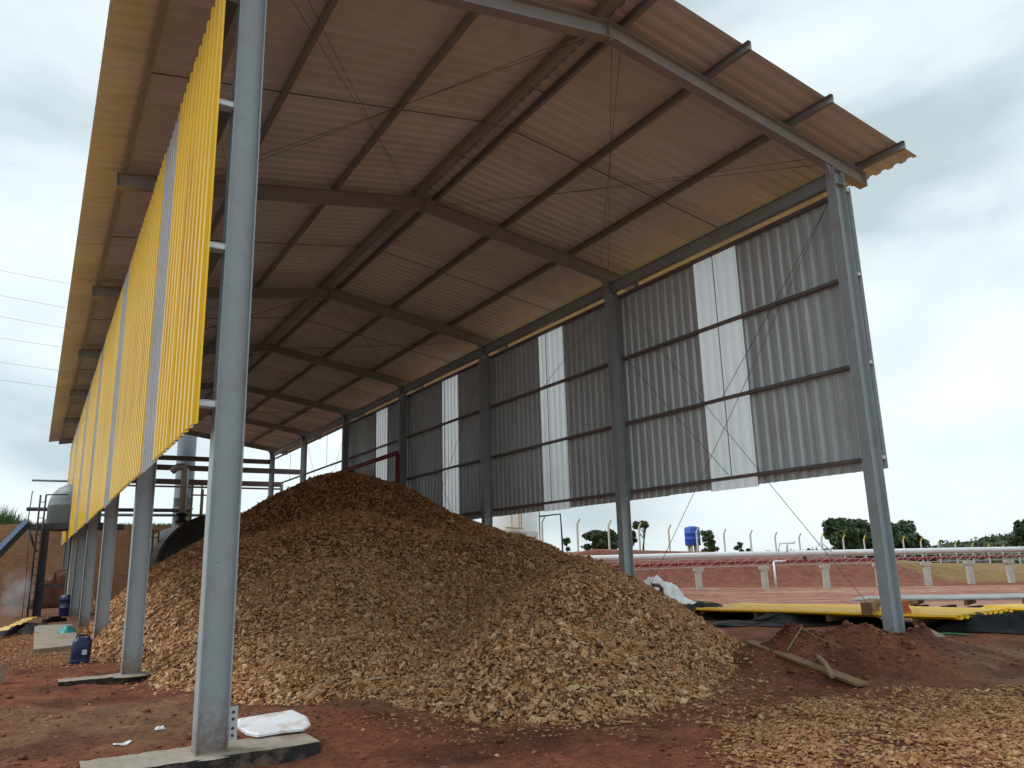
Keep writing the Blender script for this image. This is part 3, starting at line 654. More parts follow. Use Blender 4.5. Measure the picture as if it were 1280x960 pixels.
# white moulded cover propped on the footing
def white_cover():
    Q = [(297, 899, .075), (296, 908, .045), (308, 916, .035), (322, 919, .03), (352, 914, .035), (379, 911, .04), (388, 905, .06), (384, 896, .10), (366, 887.5, .13), (330, 893.5, .105)]
    P = [np.array(on(*q[:2], 2, q[2])) for q in Q]; n = len(P); c = np.mean(P, 0); m_ = MB()
    inn = [c+(p-c)*.93+(0, 0, .012) for p in P]; bot = [p-(0, 0, .02) for p in P]; vs_ = P+inn+bot+[c+(0, 0, .012)]
    fs = [(i, (i+1) % n, n+(i+1) % n, n+i) for i in range(n)]+[(2*n+i, 2*n+(i+1) % n, (i+1) % n, i) for i in range(n)]+[(n+i, n+(i+1) % n, 3*n) for i in range(n)]+[[2*n+i for i in range(n)][::-1]]
    m_.add(vs_, fs, 0)
    o = m_.build('white_cover', 'white_sheet', None, (c[0], c[1], 0)); tag(o, 'white plastic cover with mud-stained edge lying on the footing by the nearest column', 'cover')
white_cover()
def litter(name, px, py, label, cat, mt, sx, sy, h, rot, seed):
    q = on(px, py, 2, -.09); c = (q[0], q[1], gz(q[0], q[1])); return crumpled(name, mt, label, cat, c, sx, sy, h, rot, 9, seed, .7, None, .003)
litter('paper_scrap', 153, 932, 'flat white paper scrap on red dirt left of the nearest column', 'paper', 'white_sheet', .17, .06, .012, .4, 3)
litter('plastic_wrapper', 200, 916, 'crumpled pale blue and white plastic wrapper on red dirt', 'wrapper', 'white_tarp', .10, .07, .045, .2, 4)
litter('plastic_bag', 82, 795, 'crumpled teal plastic bag behind the blue jerrycan', 'bag', 'teal_plastic', .42, .55, .30, .3, 5)

def jerrycan():
    q = on(99, 829, 2, -.06); x, y = q[0], q[1]; z = max(gz(x, y), float(pile(np.array([x]), np.array([y]))[0]))-.01
    t_ = thing('jerrycan', 'dark blue plastic jerrycan with square white label standing by the third column', 'jerrycan', (x, y, z))
    wv, dv, h = .165, .145, .475; lean = .05
    m_ = MB(); prof = [(0, .86), (.015, 1), (.07, 1.0), (.09, .97), (.11, 1.0), (h*.78, 1.0), (h*.88, .93), (h*.95, .78), (h, .5)]
    n = 24; vs_ = []
    for z_, s in prof:
        for k in range(n):
            a = 2*math.pi*k/n; c_, s_ = math.cos(a), math.sin(a); r = 1/(abs(c_)**5+abs(s_)**5)**.2
            vs_.append((x+wv*s*r*c_+lean*z_, y+dv*s*r*s_, z+z_))
    m_.add(vs_, [(i*n+k, i*n+(k+1) % n, (i+1)*n+(k+1) % n, (i+1)*n+k) for i in range(len(prof)-1) for k in range(n)], 0, True)
    m_.f.append([(len(prof)-1)*n+k for k in range(n)]); m_.mi.append(0); m_.sm.append(False)
    m_.build('body', 'blue_plastic', t_)
    MB().tube([(x-.09, y-.06, z+h-.05), (x-.09, y-.06, z+h+.03), (x-.0, y-.03, z+h+.035), (x+.1, y+.02, z+h+.03), (x+.1, y+.02, z+h-.05)], .018, 8).build('handle', 'blue_plastic', t_)
    MB().lathe((x+.10, y-.07, z+h-.06), [(.035, 0), (.035, .075), (.0, .078)], 14).build('cap', 'blue_plastic', t_)
    MB().box((x+.02, y-dv-.004, z+.17), (x+.10, y-dv+.004, z+.26)).build('label', 'label_white', t_)
jerrycan()
def left_things():
    # concrete slab by the columns
    def slab():
        P = [(-1.3, 12.6), (-.35, 13.1), (-.25, 21.5), (-1.25, 22.)]
        m_ = MB(); vs_ = [(x, y, z) for z in (.0, -.25) for x, y in P]; m_.add(vs_, [(0, 1, 2, 3), (7, 6, 5, 4), (4, 5, 1, 0), (5, 6, 2, 1), (6, 7, 3, 2), (7, 4, 0, 3)])
        o = m_.build('concrete_slab', 'concrete', None, (-.8, 17, -.25)); tag(o, 'dusty concrete slab on the ground behind the teal plastic bag', 'slab')
    slab()
    q = on(2, 851, 2, -.05); z = gz(q[0], q[1])-.1
    o = MB().bar((q[0]-.01, q[1], z), (q[0]+.02, q[1]+.02, z+.40), .10, .08).build('wooden_stake', 'wood_grey', None, (q[0], q[1], z)); tag(o, 'short grey wooden stake at the left edge of the picture', 'stake')
    # yellow offcut lying on black film
    a = np.array(on(0, 797, 2, -.05)); b_ = np.array(on(42, 778, 2, -.05)); c = .5*(a+b_)
    crumpled('black_film', 'black_tarp', 'small crumpled black plastic film under the yellow sheet offcut at far left', 'film', (c[0], c[1], gz(c[0], c[1])), 1.1, 5.0, .16, -.1, 22, 6, .6)
    m_ = MB(); n = 12; vs_ = []
    for k in range(n+1):
        f = k/n; p = a+(b_-a)*f; zz_ = gz(p[0], p[1])+.21+(.03 if k % 2 else 0)
        vs_ += [(p[0]-.16, p[1], zz_), (p[0]+.16, p[1]+.1, zz_+.02), (p[0]+.16, p[1]+.1, zz_+.017), (p[0]-.16, p[1], zz_-.003)]
    fs = []
    for k in range(n): fs += [(4*k+i, 4*k+(i+1) % 4, 4*k+4+(i+1) % 4, 4*k+4+i) for i in range(4)]
    fs += [(0, 1, 2, 3), (4*n+3, 4*n+2, 4*n+1, 4*n)]
    m_.add(vs_, fs); o = m_.build('yellow_offcut', 'yellow_paint', None, tuple(c)); tag(o, 'narrow corrugated yellow sheet offcut lying on black film at far left', 'metal sheet')
    q = on(66, 778, 2, .0); o = MB().bar((q[0]-.25, q[1], .06), (q[0]+.35, q[1]+.3, .06), .25, .12).bar((q[0]-.1, q[1]+.1, .15), (q[0]+.2, q[1]+.25, .15), .12, .06).build('black_case', 'black_tarp', None, (q[0], q[1], 0)); tag(o, 'low black case lying on the concrete slab near the columns', 'case')
    # concrete pillar between the far columns
    o = MB().box((-.16, 28.6, -.3), (.42, 29.9, 3.4)).box((-.22, 28.54, -.3), (.48, 29.96, .12)).build('concrete_pillar', 'pale_concrete', None, (.1, 29.2, -.3)); tag(o, 'broad pale concrete pillar beneath the far end of the yellow wall', 'pillar')
left_things()

# ================================================================== RIGHT FOREGROUND
def right_things():
    def gpt(px, py, z=0): q = on(px, py, 2, z); return np.array((q[0], q[1], gz(q[0], q[1])))
    a = gpt(938, 812, .12); b_ = gpt(1078, 849, .02)
    m_ = MB(); n = 8; a2, b2 = a+(0, 0, .05), b_+(0, 0, .035)
    m_.bar(a2, b2, .20, .035, 0); o = m_.build('wooden_plank', 'wood_plank', None, tuple(.5*(a2+b2))); tag(o, 'long muddy brown wooden plank lying in front of the dirt mound', 'plank')
    d = np.array(on(1040, 845, 0, 7.35)); e_ = np.array(on(1020, 808, 0, 8.0)); 
    d[2] = max(d[2], gz(d[0], d[1])+.05); e_[2] = gz(e_[0], e_[1])+.07
    mid = .5*(d+e_)+(.01, 0, .03); o = MB().tube([d, .6*d+.4*mid, mid, .4*mid+.6*e_, e_], [.034, .038, .036, .033, .029], 9).build('round_stick', 'wood_grey', None, tuple(mid)); tag(o, 'short round grey stick leaning across the plank by the dirt mound', 'stick')
    br = [gpt(985, 826, .05)+(0, 0, .04), gpt(1005, 816, .1)+(0, 0, .06), gpt(1022, 808, .2)+(0, 0, .05), gpt(1052, 805, .3)+(0, 0, .04)]
    o = MB().tube(br, [.013, .012, .010, .006], 7).build('thin_branch', 'wood_grey', None, tuple(br[1])); tag(o, 'thin crooked branch lying on the dirt mound behind the round stick', 'branch')
    a = gpt(1152, 812, .05); o = MB().bar(a+(0, 0, .03), gpt(1180, 815, .05)+(0, 0, .03), .18, .03).build('board_offcut', 'wood_grey', None, tuple(a)); tag(o, 'small pale board offcut half buried right of the dirt mound', 'board')
    # yellow sheet stacks
    def stack(name, label, A, B, width, nsh, mt, zl, wav=True):
        A = np.array(A, float); B = np.array(B, float); d = B-A; ln = np.linalg.norm(d[:2]); d = d/np.linalg.norm(d); r = np.array((d[1], -d[0], 0)); r /= np.linalg.norm(r)
        t_ = thing(name, label, 'metal sheets', tuple(A))
        npr = int(width/.254)
        for k in range(nsh):
            m_ = MB(); vs_ = []; pr = []
            for j in range(npr): pr += [(j*.254, 0), (j*.254+.08, 0), (j*.254+.116, .04), (j*.254+.190, .04), (j*.254+.226, 0)]
            pr.append((npr*.254, 0)); off = random.uniform(-.03, .03); e0 = random.uniform(-.1, .1); ns = 7; n = len(pr)
            for i in range(ns):
                f = i/(ns-1); sag = .007*math.sin(f*9+A[0])
                for u, w_ in pr: p = A+d*(e0+(ln)*f)+r*(u-width/2+off)+(0, 0, zl+k*.014+w_+sag); vs_.append(p)
            fs = [(i*n+q, i*n+q+1, (i+1)*n+q+1, (i+1)*n+q) for i in range(ns-1) for q in range(n-1)]
            m_.add(vs_, fs); o = m_.build('sheet', mt, t_); sm = o.modifiers.new('thickness', 'SOLIDIFY'); sm.thickness = .004
        bl = MB()
        for f in (.12, .4, .68, .92):
            p = A+d*ln*f; z0 = max(gz(p[0], p[1])-.05, p[2]+zl-.14); bl = MB().bar((p-r*width*.5)*(1, 1, 0)+(0, 0, .5*(z0+p[2]+zl)), (p+r*width*.5)*(1, 1, 0)+(0, 0, .5*(z0+p[2]+zl)), .08, max(.05, p[2]+zl-z0-.002)); bl.build('bearer', 'wood_plank', t_)
        return t_
    stack('yellow_sheet_stack', 'long wide stack of corrugated yellow sheets lying behind the right front column', (15.75, 1.45, .20), (15.2, 8.6, .13), 2.54, 4, 'yellow_paint', .0)
    A2 = on(1340, 776, 2, .2); B2 = on(1246, 768, 2, .2); stack('yellow_sheet_stack', 'second yellow sheet stack at the right edge behind black tarpaulin', (A2[0]+1.4, A2[1]-.3, .08), (B2[0]+1.6, B2[1]+.7, .08), 1.02, 14, 'yellow_paint', .0)
    A3 = on(1310, 749.5, 2, .36); B3 = on(1030, 753.5, 2, .26); A3 = A3+np.array((.9, .3, 0)); B3 = B3+np.array((1.6, 0, 0))
    stack('white_sheet_stack', 'stack of white translucent sheets raised on wooden bearers behind the yellow sheets', (A3[0], A3[1], .36), (B3[0], B3[1], .26), 1.27, 4, 'fibreglass', .0)
    # wooden pallets below the white sheets
    for k, px in enumerate((1150, 1186, 1222, 1258)):
        q = on(px, 765, 2, .05); c = np.array((q[0]+.9, q[1]+.5, gz(q[0], q[1])))
        t_ = thing('timber_block', ('leftmost', 'second from left', 'third from left', 'rightmost')[k]+' of the four timber blocks under the white sheets', 'timber', tuple(c), 'timber blocks under the sheet stack')
        MB().box(c+(-.35, -.06, 0), c+(.35, .06, .12)).build('lower_beam', 'wood_plank', t_); MB().box(c+(-.30, -.05, .122), c+(.28, .05, .24)).build('upper_beam', 'wood_plank', t_)
    q = np.array(on(1132, 760, 2, .36)); t_ = thing('clay_block', 'orange-red hollow clay block tilted on the yellow sheets', 'brick', tuple(q))
    m_ = MB(); u = np.array((_cy, -_sy, 0)); f_ = np.array((_sy, _cy, 0)); lean = np.array((-.12, .05, .34)); 
    lean = -u*.11+np.array((0, 0, .33))
    base = q-np.array((0, 0, .17)); vs_ = [base+u*i*.11+f_*j*.08+k*lean for k in (0, 1) for i, j in ((-1, -1), (1, -1), (1, 1), (-1, 1))]
    m_.add(vs_, [(3, 2, 1, 0), (4, 5, 6, 7), (0, 1, 5, 4), (1, 2, 6, 5), (2, 3, 7, 6), (3, 0, 4, 7)]); m_.build('body', 'clay_brick', t_)
    g = MB()
    for k in range(1, 5): c0 = base+lean*(k/5)-f_*.082; g.bar(c0-u*.10, c0+u*.10, .004, .012)
    g.build('groove', 'brown_pipe', t_)
    a, b_ = np.array(on(1085, 757, 2, .38)), np.array(on(1146, 752, 2, .42)); o = MB().bar(a, b_, .10, .08).build('timber_beam', 'wood_plank', None, tuple(a)); tag(o, 'short brown timber beam resting on the white sheets behind the column', 'timber')
    a, b_ = np.array(on(1083, 761, 2, .36)), np.array(on(1093, 755, 2, .36)); o = MB().bar(a, b_, .22, .26).build('wood_block', 'wood_plank', None, tuple(a)); tag(o, 'chunky brown wood block just left of the right front column', 'timber')
    # tarps
    c = on(1262, 783, 2, .0); c = (c[0]+.2, c[1], gz(c[0], c[1])); crumpled('black_tarpaulin', 'black_tarp', 'crumpled black plastic tarpaulin spread at the right end of the yellow sheets', 'tarpaulin', c, 3.2, 1.5, .42, -.85, 48, 2, .8)
    c = on(1010, 776, 2, .0); c = (c[0], c[1], gz(c[0], c[1])); crumpled('black_tarpaulin', 'black_tarp', 'black plastic sheeting bunched under the middle of the long yellow stack', 'tarpaulin', c, 4.4, 1.3, .30, -.95, 44, 3, .75)
    c = on(868, 763, 2, .15); c = (c[0]+.4, c[1]+.4, gz(c[0], c[1])); crumpled('black_tarpaulin', 'black_tarp', 'small peaked black plastic tarpaulin beside the white tarpaulin heap', 'tarpaulin', c, 2.6, 1.5, .42, -.9, 34, 8, .5)
    for k, (px, py, lab) in enumerate(((915, 757, 'left of the two black plastic scraps behind the yellow sheets'), (927, 757, 'right of the two black plastic scraps behind the yellow sheets'))):
        c = on(px, py, 2, .2); crumpled('black_scrap', 'black_tarp', lab, 'plastic scrap', (c[0], c[1], gz(c[0], c[1])), .8, .5, .30, .2+k, 12, 9+k, .6, None, .004, 'black plastic scraps')
    c = on(826, 756, 2, .0)
    def heap(U, V_): return np.clip(1-np.maximum(abs(U)*.9, abs(V_))**1.6, 0, 1)*(.55+.45*np.clip(.6-U, 0, 1))
    q = at(829, 748, 24); crumpled('white_tarpaulin', 'white_tarp', 'heap of crumpled white tarpaulin behind the right flank of the chip heap', 'tarpaulin', (q[0], q[1], gz(q[0], q[1])), 2.7, 1.6, 1.35, -.55, 46, 12, .42, heap)
    # bent brown pipe sticking out
    P = [at(814, 752, 17.5), at(814, 735, 17.5), at(816, 731.5, 17.5), at(823, 731.5, 17.55), at(827, 735, 17.6), at(828, 752, 17.6)]
    P[0][2] = gz(P[0][0], P[0][1])-.05; P[-1][2] = gz(P[-1][0], P[-1][1])-.05
    o = MB().tube(P, .045, 10).build('bent_pipe', 'brown_pipe', None, tuple(P[0])); tag(o, 'bent brown pipe elbow standing in front of the white tarpaulin', 'pipe')
    # bundle of cut bamboo
    b0, b1 = at(840, 737, 26), at(878, 736, 26.5); t_ = thing('bamboo_bundle', 'loose bundle of yellow-green bamboo canes on the graded yard', 'bamboo', (b0[0], b0[1], gz(b0[0], b0[1])))
    for k in range(9):
        o1 = np.array((random.uniform(-.4, .4), random.uniform(-.4, .4), 0)); o2 = np.array((random.uniform(-.5, .5), random.uniform(-.5, .5), 0)); p, q = b0+o1, b1+o2
        p[2] = gz(p[0], p[1])+.03+.03*k; q[2] = gz(q[0], q[1])+.03+.022*k; MB().tube([p, .5*(p+q)+(0, 0, .05), q], .025, 6).build('cane', 'bamboo', t_)
    P = [gpt(1128, 792)+(0, 0, .02), gpt(1150, 791)+(0, 0, .03), gpt(1185, 788)+(0, 0, .03), gpt(1210, 789)+(0, 0, .02)]; o = MB().tube(P, .02, 7).build('green_hose', 'green_hose', None, tuple(P[0])); tag(o, 'thin green hose on the dirt right of the front column', 'hose')
right_things()

# ================================================================== PIPE RACK
def pipe_rack():
    xs = [700, 785, 871, 953, 1029, 1095, 1155, 1208, 1258, 1305]; Ds = [39.4, 40.8, 42, 43, 44, 45, 46, 47.5, 49, 50.5]
    ytop = lambda x: np.interp(x, [700, 900, 1200, 1310], [699.3, 693.5, 687.6, 685.8])
    P = [at(x, ytop(x), D) for x, D in zip(xs, Ds)]
    t_ = thing('pipe_rack', 'long low pipe rack on concrete posts carrying a silver pipe across the red yard', 'pipe rack', (P[3][0], P[3][1], gz(P[3][0], P[3][1])))
    MB().tube([p for p in P], .155, 14).build('silver_pipe', 'silver_pipe', t_)
    MB().tube([p+np.array((_sy*.45, _cy*.45, -.42)) for p in P], .09, 10).build('red_pipe', 'red_pipe', t_)
    off = np.array((-_sy*.12, -_cy*.12, 0))
    for dz, nm in ((-.20, 'upper_chord'), (-.62, 'lower_chord')): MB().tube([p+off+np.array((0, 0, dz)) for p in P], .022, 6).build(nm, 'truss_paint', t_)
    # lattice
    L_ = [0]; 
    for a, b_ in zip(P[:-1], P[1:]): L_.append(L_[-1]+np.linalg.norm(b_-a))
    PA = np.array(P); n = int(L_[-1]/.82)
    def along(s): return np.array([np.interp(s, L_, PA[:, k]) for k in range(3)])+off
    for k in range(n):
        a = along(k*L_[-1]/n); b_ = along((k+1)*L_[-1]/n)
        MB().tube([a+(0, 0, -.62), a+(0, 0, -.2)], .014, 5).build('upright', 'truss_paint', t_)
        MB().tube([a+(0, 0, -.62), b_+(0, 0, -.2)], .017, 5).build('diagonal', 'truss_paint', t_)
    # posts with haunched heads
    for i in range(2, len(xs)):
        p = P[i]; g = gz(p[0], p[1])-.3; u = np.array((_cy, -_sy, 0)); f_ = np.array((_sy, _cy, 0)); top = p[2]-.66
        def ring(z, hw, hd): return [p*(1, 1, 0)+u*i_*hw+f_*j_*hd+(0, 0, z) for i_, j_ in ((-1, -1), (1, -1), (1, 1), (-1, 1))]
        lv = ring(g, .15, .15)+ring(top-.28, .15, .15)+ring(top-.14, .24, .2)+ring(top, .24, .2)
        fs = [(k*4+a, k*4+(a+1) % 4, k*4+4+(a+1) % 4, k*4+4+a) for k in range(3) for a in range(4)]+[(12, 13, 14, 15)]
        MB().add(lv, fs).build('concrete_post', 'post_concrete', t_)
        MB().bar(p-f_*.35+(0, 0, -.64), p+f_*.6+(0, 0, -.64), .07, .05).build('cross_bar', 'truss_paint', t_)
    # white branch pipes and valve group
    a = at(967, 702, 42.6); g = gz(a[0], a[1]); MB().tube([a+(0, 0, -.0), (a[0], a[1], g-.2)], .055, 8).build('drain_pipe', 'silver_pipe', t_); MB().tube([a, at(982, 701, 42.8)], .05, 8).build('drain_elbow', 'silver_pipe', t_)
    b_ = at(973, 689, 43); c = at(975, 679, 43); d = at(993, 678.5, 43.3); MB().tube([b_, c, d, at(994, 676.5, 43.3)], .05, 8).build('vent_pipe', 'white_tank', t_); MB().tube([at(984, 690, 43.1), at(984, 680, 43.1)], .06, 8).build('valve_body', 'white_tank', t_)
    for x1, x2 in ((1026, 1016), (1026, 1040)): MB().tube([at(x1, 677, 44), at(x2, 690, 44)], .035, 6).build('stay', 'white_tank', t_)
    c = at(1006, 697.5, 43.3); MB().bar(c-(0, 0, .1), c+(0, 0, .1), .14, .14).build('junction_box', 'dark_steel', t_)
pipe_rack()

# ================================================================== FENCE
def fence():
    xs = [677, 721, 760, 798, 835, 870, 904, 937, 968, 998, 1026, 1053, 1079, 1104, 1128, 1150, 1172, 1193, 1214, 1234, 1252, 1272, 1290]
    tops = np.interp(xs, [677, 721, 760, 798, 835, 870, 904, 937, 968, 998, 1026, 1053, 1128, 1172, 1214, 1252, 1290], [645, 647.5, 649.5, 652, 655, 658, 660.5, 662, 664.5, 666, 667, 668, 670, 674, 678, 680.5, 683])
    hp = np.interp(xs, [677, 721, 1000, 1290], [44, 42, 32, 24]); H = 2.95
    heads = []
    for i, (x, yt, h) in enumerate(zip(xs, tops, hp)):
        D = H*FPX/h; p = at(x, yt, D); g = gz(p[0], p[1])-.25; zt = p[2]
        t_ = thing('fence_post', f'{ORD[i]} from the left of the bent-topped concrete fence posts behind the pipe rack', 'fence post', (p[0], p[1], g), 'concrete fence posts on the bank')
        u = np.array((_cy, -_sy, 0)); k_ = np.array((p[0], p[1], zt-.5)); base = np.array((p[0], p[1], g)); tip = k_+u*.26+(0, 0, .44)
        MB().bar(base, k_, .13, .13, 0, (0, 1, 0)).build('shaft', 'post_concrete', t_)
        MB().bar(k_-(0, 0, .03), tip, .11, .10, 0, (0, 1, 0)).build('bent_tip', 'fence_tip' if i > 9 else 'fence_tip_pale', t_); heads.append((base, k_, tip))
fence()

# ================================================================== TREES
def leaves(centres, radii, n, size, rng, flat=.7):
    c = np.array(centres); r = np.array(radii); k = rng.choice(len(c), n, p=r**2/(r**2).sum()); d = rng.normal(size=(n, 3)); d /= np.linalg.norm(d, axis=1)[:, None]
    P = c[k]+d*(r[k]*rng.uniform(.45, 1.05, n)**.6)[:, None]*np.array([1, 1, flat])
    nn = d+rng.normal(size=(n, 3))*.7; nn /= np.linalg.norm(nn, axis=1)[:, None]; a = rng.normal(size=(n, 3)); t1 = np.cross(nn, a); t1 /= np.linalg.norm(t1, axis=1)[:, None]; t2 = np.cross(nn, t1); s = size*rng.uniform(.5, 1.3, n)
    V = np.stack([P-t1*s[:, None], P+t2*(s*.55)[:, None], P+t1*s[:, None], P-t2*(s*.55)[:, None]], 1).reshape(-1, 3); F = np.arange(4*n).reshape(-1, 4); return V, F
def tree(name, label, px, py_base, py_top, D, wpx, nclump, nleaf, leafsize, mt, seed, bare=.35, flat=.7, group=None):
    rng = np.random.default_rng(seed); b_ = at(px, py_base, D); b_[2] = min(b_[2], gz(b_[0], b_[1])+.0); b_[2] = gz(b_[0], b_[1])-.2; top = at(px, py_top, D)[2]; H = top-b_[2]; R = wpx/FPX*D/2
    t_ = thing(name, label, 'tree', tuple(b_), group)
    tk = MB(); lean = rng.normal(size=2)*.04*H; tr = [b_+(lean[0]*f*f, lean[1]*f*f, H*f*.8) for f in np.linspace(0, 1, 6)]; r0 = .035*H; tk.tube(tr, [r0*(1-.75*f) for f in np.linspace(0, 1, 6)], 8)
    C, Rr = [], []
    for k in range(nclump):
        f = rng.uniform(bare, .97); wv = R*math.sin(math.pi*min(1, (f-bare*.6)/(1.05-bare*.6)))**.6*rng.uniform(.2, .85); a = rng.uniform(0, 6.28); s0 = tr[min(5, int(f*5*.9))]
        c = b_+np.array((wv*math.cos(a), wv*math.sin(a), H*f)); C.append(c); Rr.append(R*rng.uniform(.13, .30))
        tk.tube([s0, .5*(s0+c)+(0, 0, -.04*H), c], [r0*.4, r0*.25, r0*.1], 5)
    tk.build('trunk', 'bark', t_)
    V, F = leaves(C, Rr, nleaf, leafsize, rng, flat); obj('crown', np_mesh('crown', V-b_, F, mt), t_)
TG = 'trees beyond the fence'
tree('broad_tree', 'dark layered tree left of the second column, behind the fence', 752, 691, 663, 92, 62, 34, 4200, .30, 'leaf_dark', 1, .25, .55, TG)
tree('broad_tree', 'dark bushy tree just right of the second column, behind the fence', 786, 691, 662, 96, 26, 16, 2000, .30, 'leaf_dark', 2, .3, .6, TG)
tree('slender_tree', 'slender tree with bare stem and flat open crown behind the fence', 804, 690, 650, 95, 26, 9, 900, .28, 'leaf_dark', 3, .78, .45, TG)
tree('small_tree', 'pale green sapling at the left end of the dark trees', 709, 691, 674, 85, 14, 6, 500, .22, 'leaf_mid', 4, .2, .7, TG)
tree('small_tree', 'open-crowned small tree right beside the blue water tank', 888, 692, 662, 90, 26, 16, 900, .30, 'leaf_mid', 5, .2, .7, TG)
tree('small_tree', 'tiny isolated tree well right of the blue water tank', 925, 692, 676, 100, 17, 8, 420, .28, 'leaf_dark', 6, .25, .7, TG)
tree('shrub_tree', 'low shrub between two fence posts right of the tiny tree', 938, 693, 683, 105, 12, 6, 300, .28, 'leaf_dark', 7, .1, .7, TG)
tree('large_tree', 'largest dense dark tree left of the right front column', 1062, 694, 652, 150, 86, 50, 9000, .50, 'leaf_dark', 8, .12, .75, TG)
tree('large_tree', 'dense dark tree showing just right of the right front column', 1118, 695, 658, 150, 84, 48, 8000, .50, 'leaf_dark', 9, .12, .75, TG)
tree('large_tree', 'lower dark tree at the right end of the dense clump', 1150, 696, 669, 148, 60, 34, 4200, .46, 'leaf_dark', 10, .1, .75, TG)
tree('large_tree', 'dark tree cut off by the right edge of the picture', 1290, 696, 650, 150, 44, 24, 3600, .5, 'leaf_dark', 13, .12, .75, TG)
for k, px in enumerate((845, 862)):
    pass
def woodland():
    # wooded ridge closing the view on the right
    m_ = 60; xs = np.linspace(930, 2400, m_); D0 = 420
    yt = np.interp(xs, [930, 1150, 1180, 1230, 1262, 1300, 2400], [692, 683, 677.5, 673, 666, 663, 640])
    V = []; 
    for x, y in zip(xs, yt):
        p = at(x, y, D0); V += [at(x, 720, D0-70), p*(1, 1, 0)+(0, 0, p[2]-.8), at(x, 720, D0+180)]
    for q in V: 
        if q[2] < 0: q[2] = -9
    F = [(3*i+j, 3*i+3+j, 3*i+4+j, 3*i+1+j) for i in range(m_-1) for j in (0, 1)]
    o = MB().add([q for q in V], F, 0, True).build('wooded_hill', 'hill_green'); tag(o, None, None, None, 'structure')
    rng = np.random.default_rng(4); C, R = [], []
    for k in range(900):
        f = rng.random()**1.6; x = 960+f*900; y = np.interp(x, xs, yt); s = rng.uniform(0, 1); p = at(x, y, D0); q = at(x, 722, D0-70); q[2] = -9; c = p*(1-s)+q*s; c[2] += rng.uniform(-1.5, 1.2); c[2] -= 1.; C.append(c); R.append(rng.uniform(2., 4.))
    V, F = leaves(C, R, 30000, 1.1, rng, .7); o = obj('distant_woodland', np_mesh('distant_woodland', V, F, 'leaf_dark')); tag(o, 'dark green woodland covering the low ridge at far right', 'woodland', None, 'stuff')
woodland()
def water_tank():
    D = 92; c = at(866.5, 683, D); g = gz(c[0], c[1])-.2; t_ = thing('water_tank', 'bright blue cylindrical water tank on short legs behind the fence', 'water tank', (c[0], c[1], g)); z0 = at(866, 682, D)[2]; z1 = at(866, 657.5, D)[2]; h = z1-z0; r = 9.4/FPX*D
    n = 28; MB().lathe((c[0], c[1], z0), [(0, 0), (r*.98, 0), (r, h*.05), (r, h*.3), (r*1.02, h*.31), (r*1.02, h*.34), (r, h*.35), (r, h*.6), (r*1.02, h*.61), (r*1.02, h*.64), (r, h*.65), (r, h*.86), (r*.9, h*.93), (r*.4, h*.99), (0, h)], n).build('shell', 'blue_tank', t_)
    for a in range(4): q = np.array((c[0]+r*.6*math.cos(a*1.57+.4), c[1]+r*.6*math.sin(a*1.57+.4), 0)); MB().bar(q+(0, 0, g), q+(0, 0, z0), .22, .22).build('leg', 'post_concrete', t_)
water_tank()
def white_silo():
    D = 48; c = at(642, 690, D); g = gz(c[0], c[1])-.3; r = 31/FPX*D; zt = at(642, 470, D)[2]; zt = 7.6
    t_ = thing('white_tank', 'tall white cylindrical tank with yellow ladder behind the right wall', 'tank', (c[0], c[1], g))
    MB().lathe((c[0], c[1], g), [(r, 0), (r, (zt-g)*.45), (r*1.004, (zt-g)*.452), (r*1.004, (zt-g)*.456), (r, (zt-g)*.458), (r, zt-g), (r*.6, zt-g+.35), (0, zt-g+.55)], 40).build('shell', 'white_tank', t_)
    u = np.array((_cy, -_sy, 0)); f_ = np.array((_sy, _cy, 0))
    for s, px in ((-1, 640), (0, 649), (1, 652)):
        q = at(px, 660, D-r-.45); MB().bar((q[0], q[1], at(px, 660, D-r-.45)[2]-.05), (q[0], q[1], zt+.6), .05, .05, 0, (0, 1, 0)).build('ladder_rail', 'yellow_rail', t_)
    a, b_ = at(632, 659.5, D-r-.4), at(654, 660.5, D-r-.4); MB().bar(a, b_, .5, .06).build('platform', 'yellow_rail', t_)
    for k in range(9):
        z = a[2]+.3+k*.3; q1, q2 = at(649, 660, D-r-.45), at(652, 660, D-r-.45); MB().tube([(q1[0], q1[1], z), (q2[0], q2[1], z)], .015, 5).build('rung', 'yellow_rail', t_)
    # dark frame standing beside it
    P = [at(674, 645.5, 40), at(700.5, 642.5, 40), at(702.5, 672, 40)]; P.append(np.array((P[2][0], P[2][1], gz(P[2][0], P[2][1])-.1))); P[2] = np.array((P[3][0], P[3][1], P[2][2])); q = at(673, 620, 40); 
    t2 = thing('pipe_gantry', 'thin dark inverted-L pipe frame right of the white tank', 'pipe frame', tuple(P[3])); MB().tube(P, .045, 7).build('bent_pipe', 'dark_steel', t2); g0 = gz(P[0][0], P[0][1]); MB().tube([(P[0][0], P[0][1], g0-.1), (P[0][0], P[0][1], P[0][2]+1.2)], .03, 7).build('upright', 'dark_steel', t2)
white_silo()

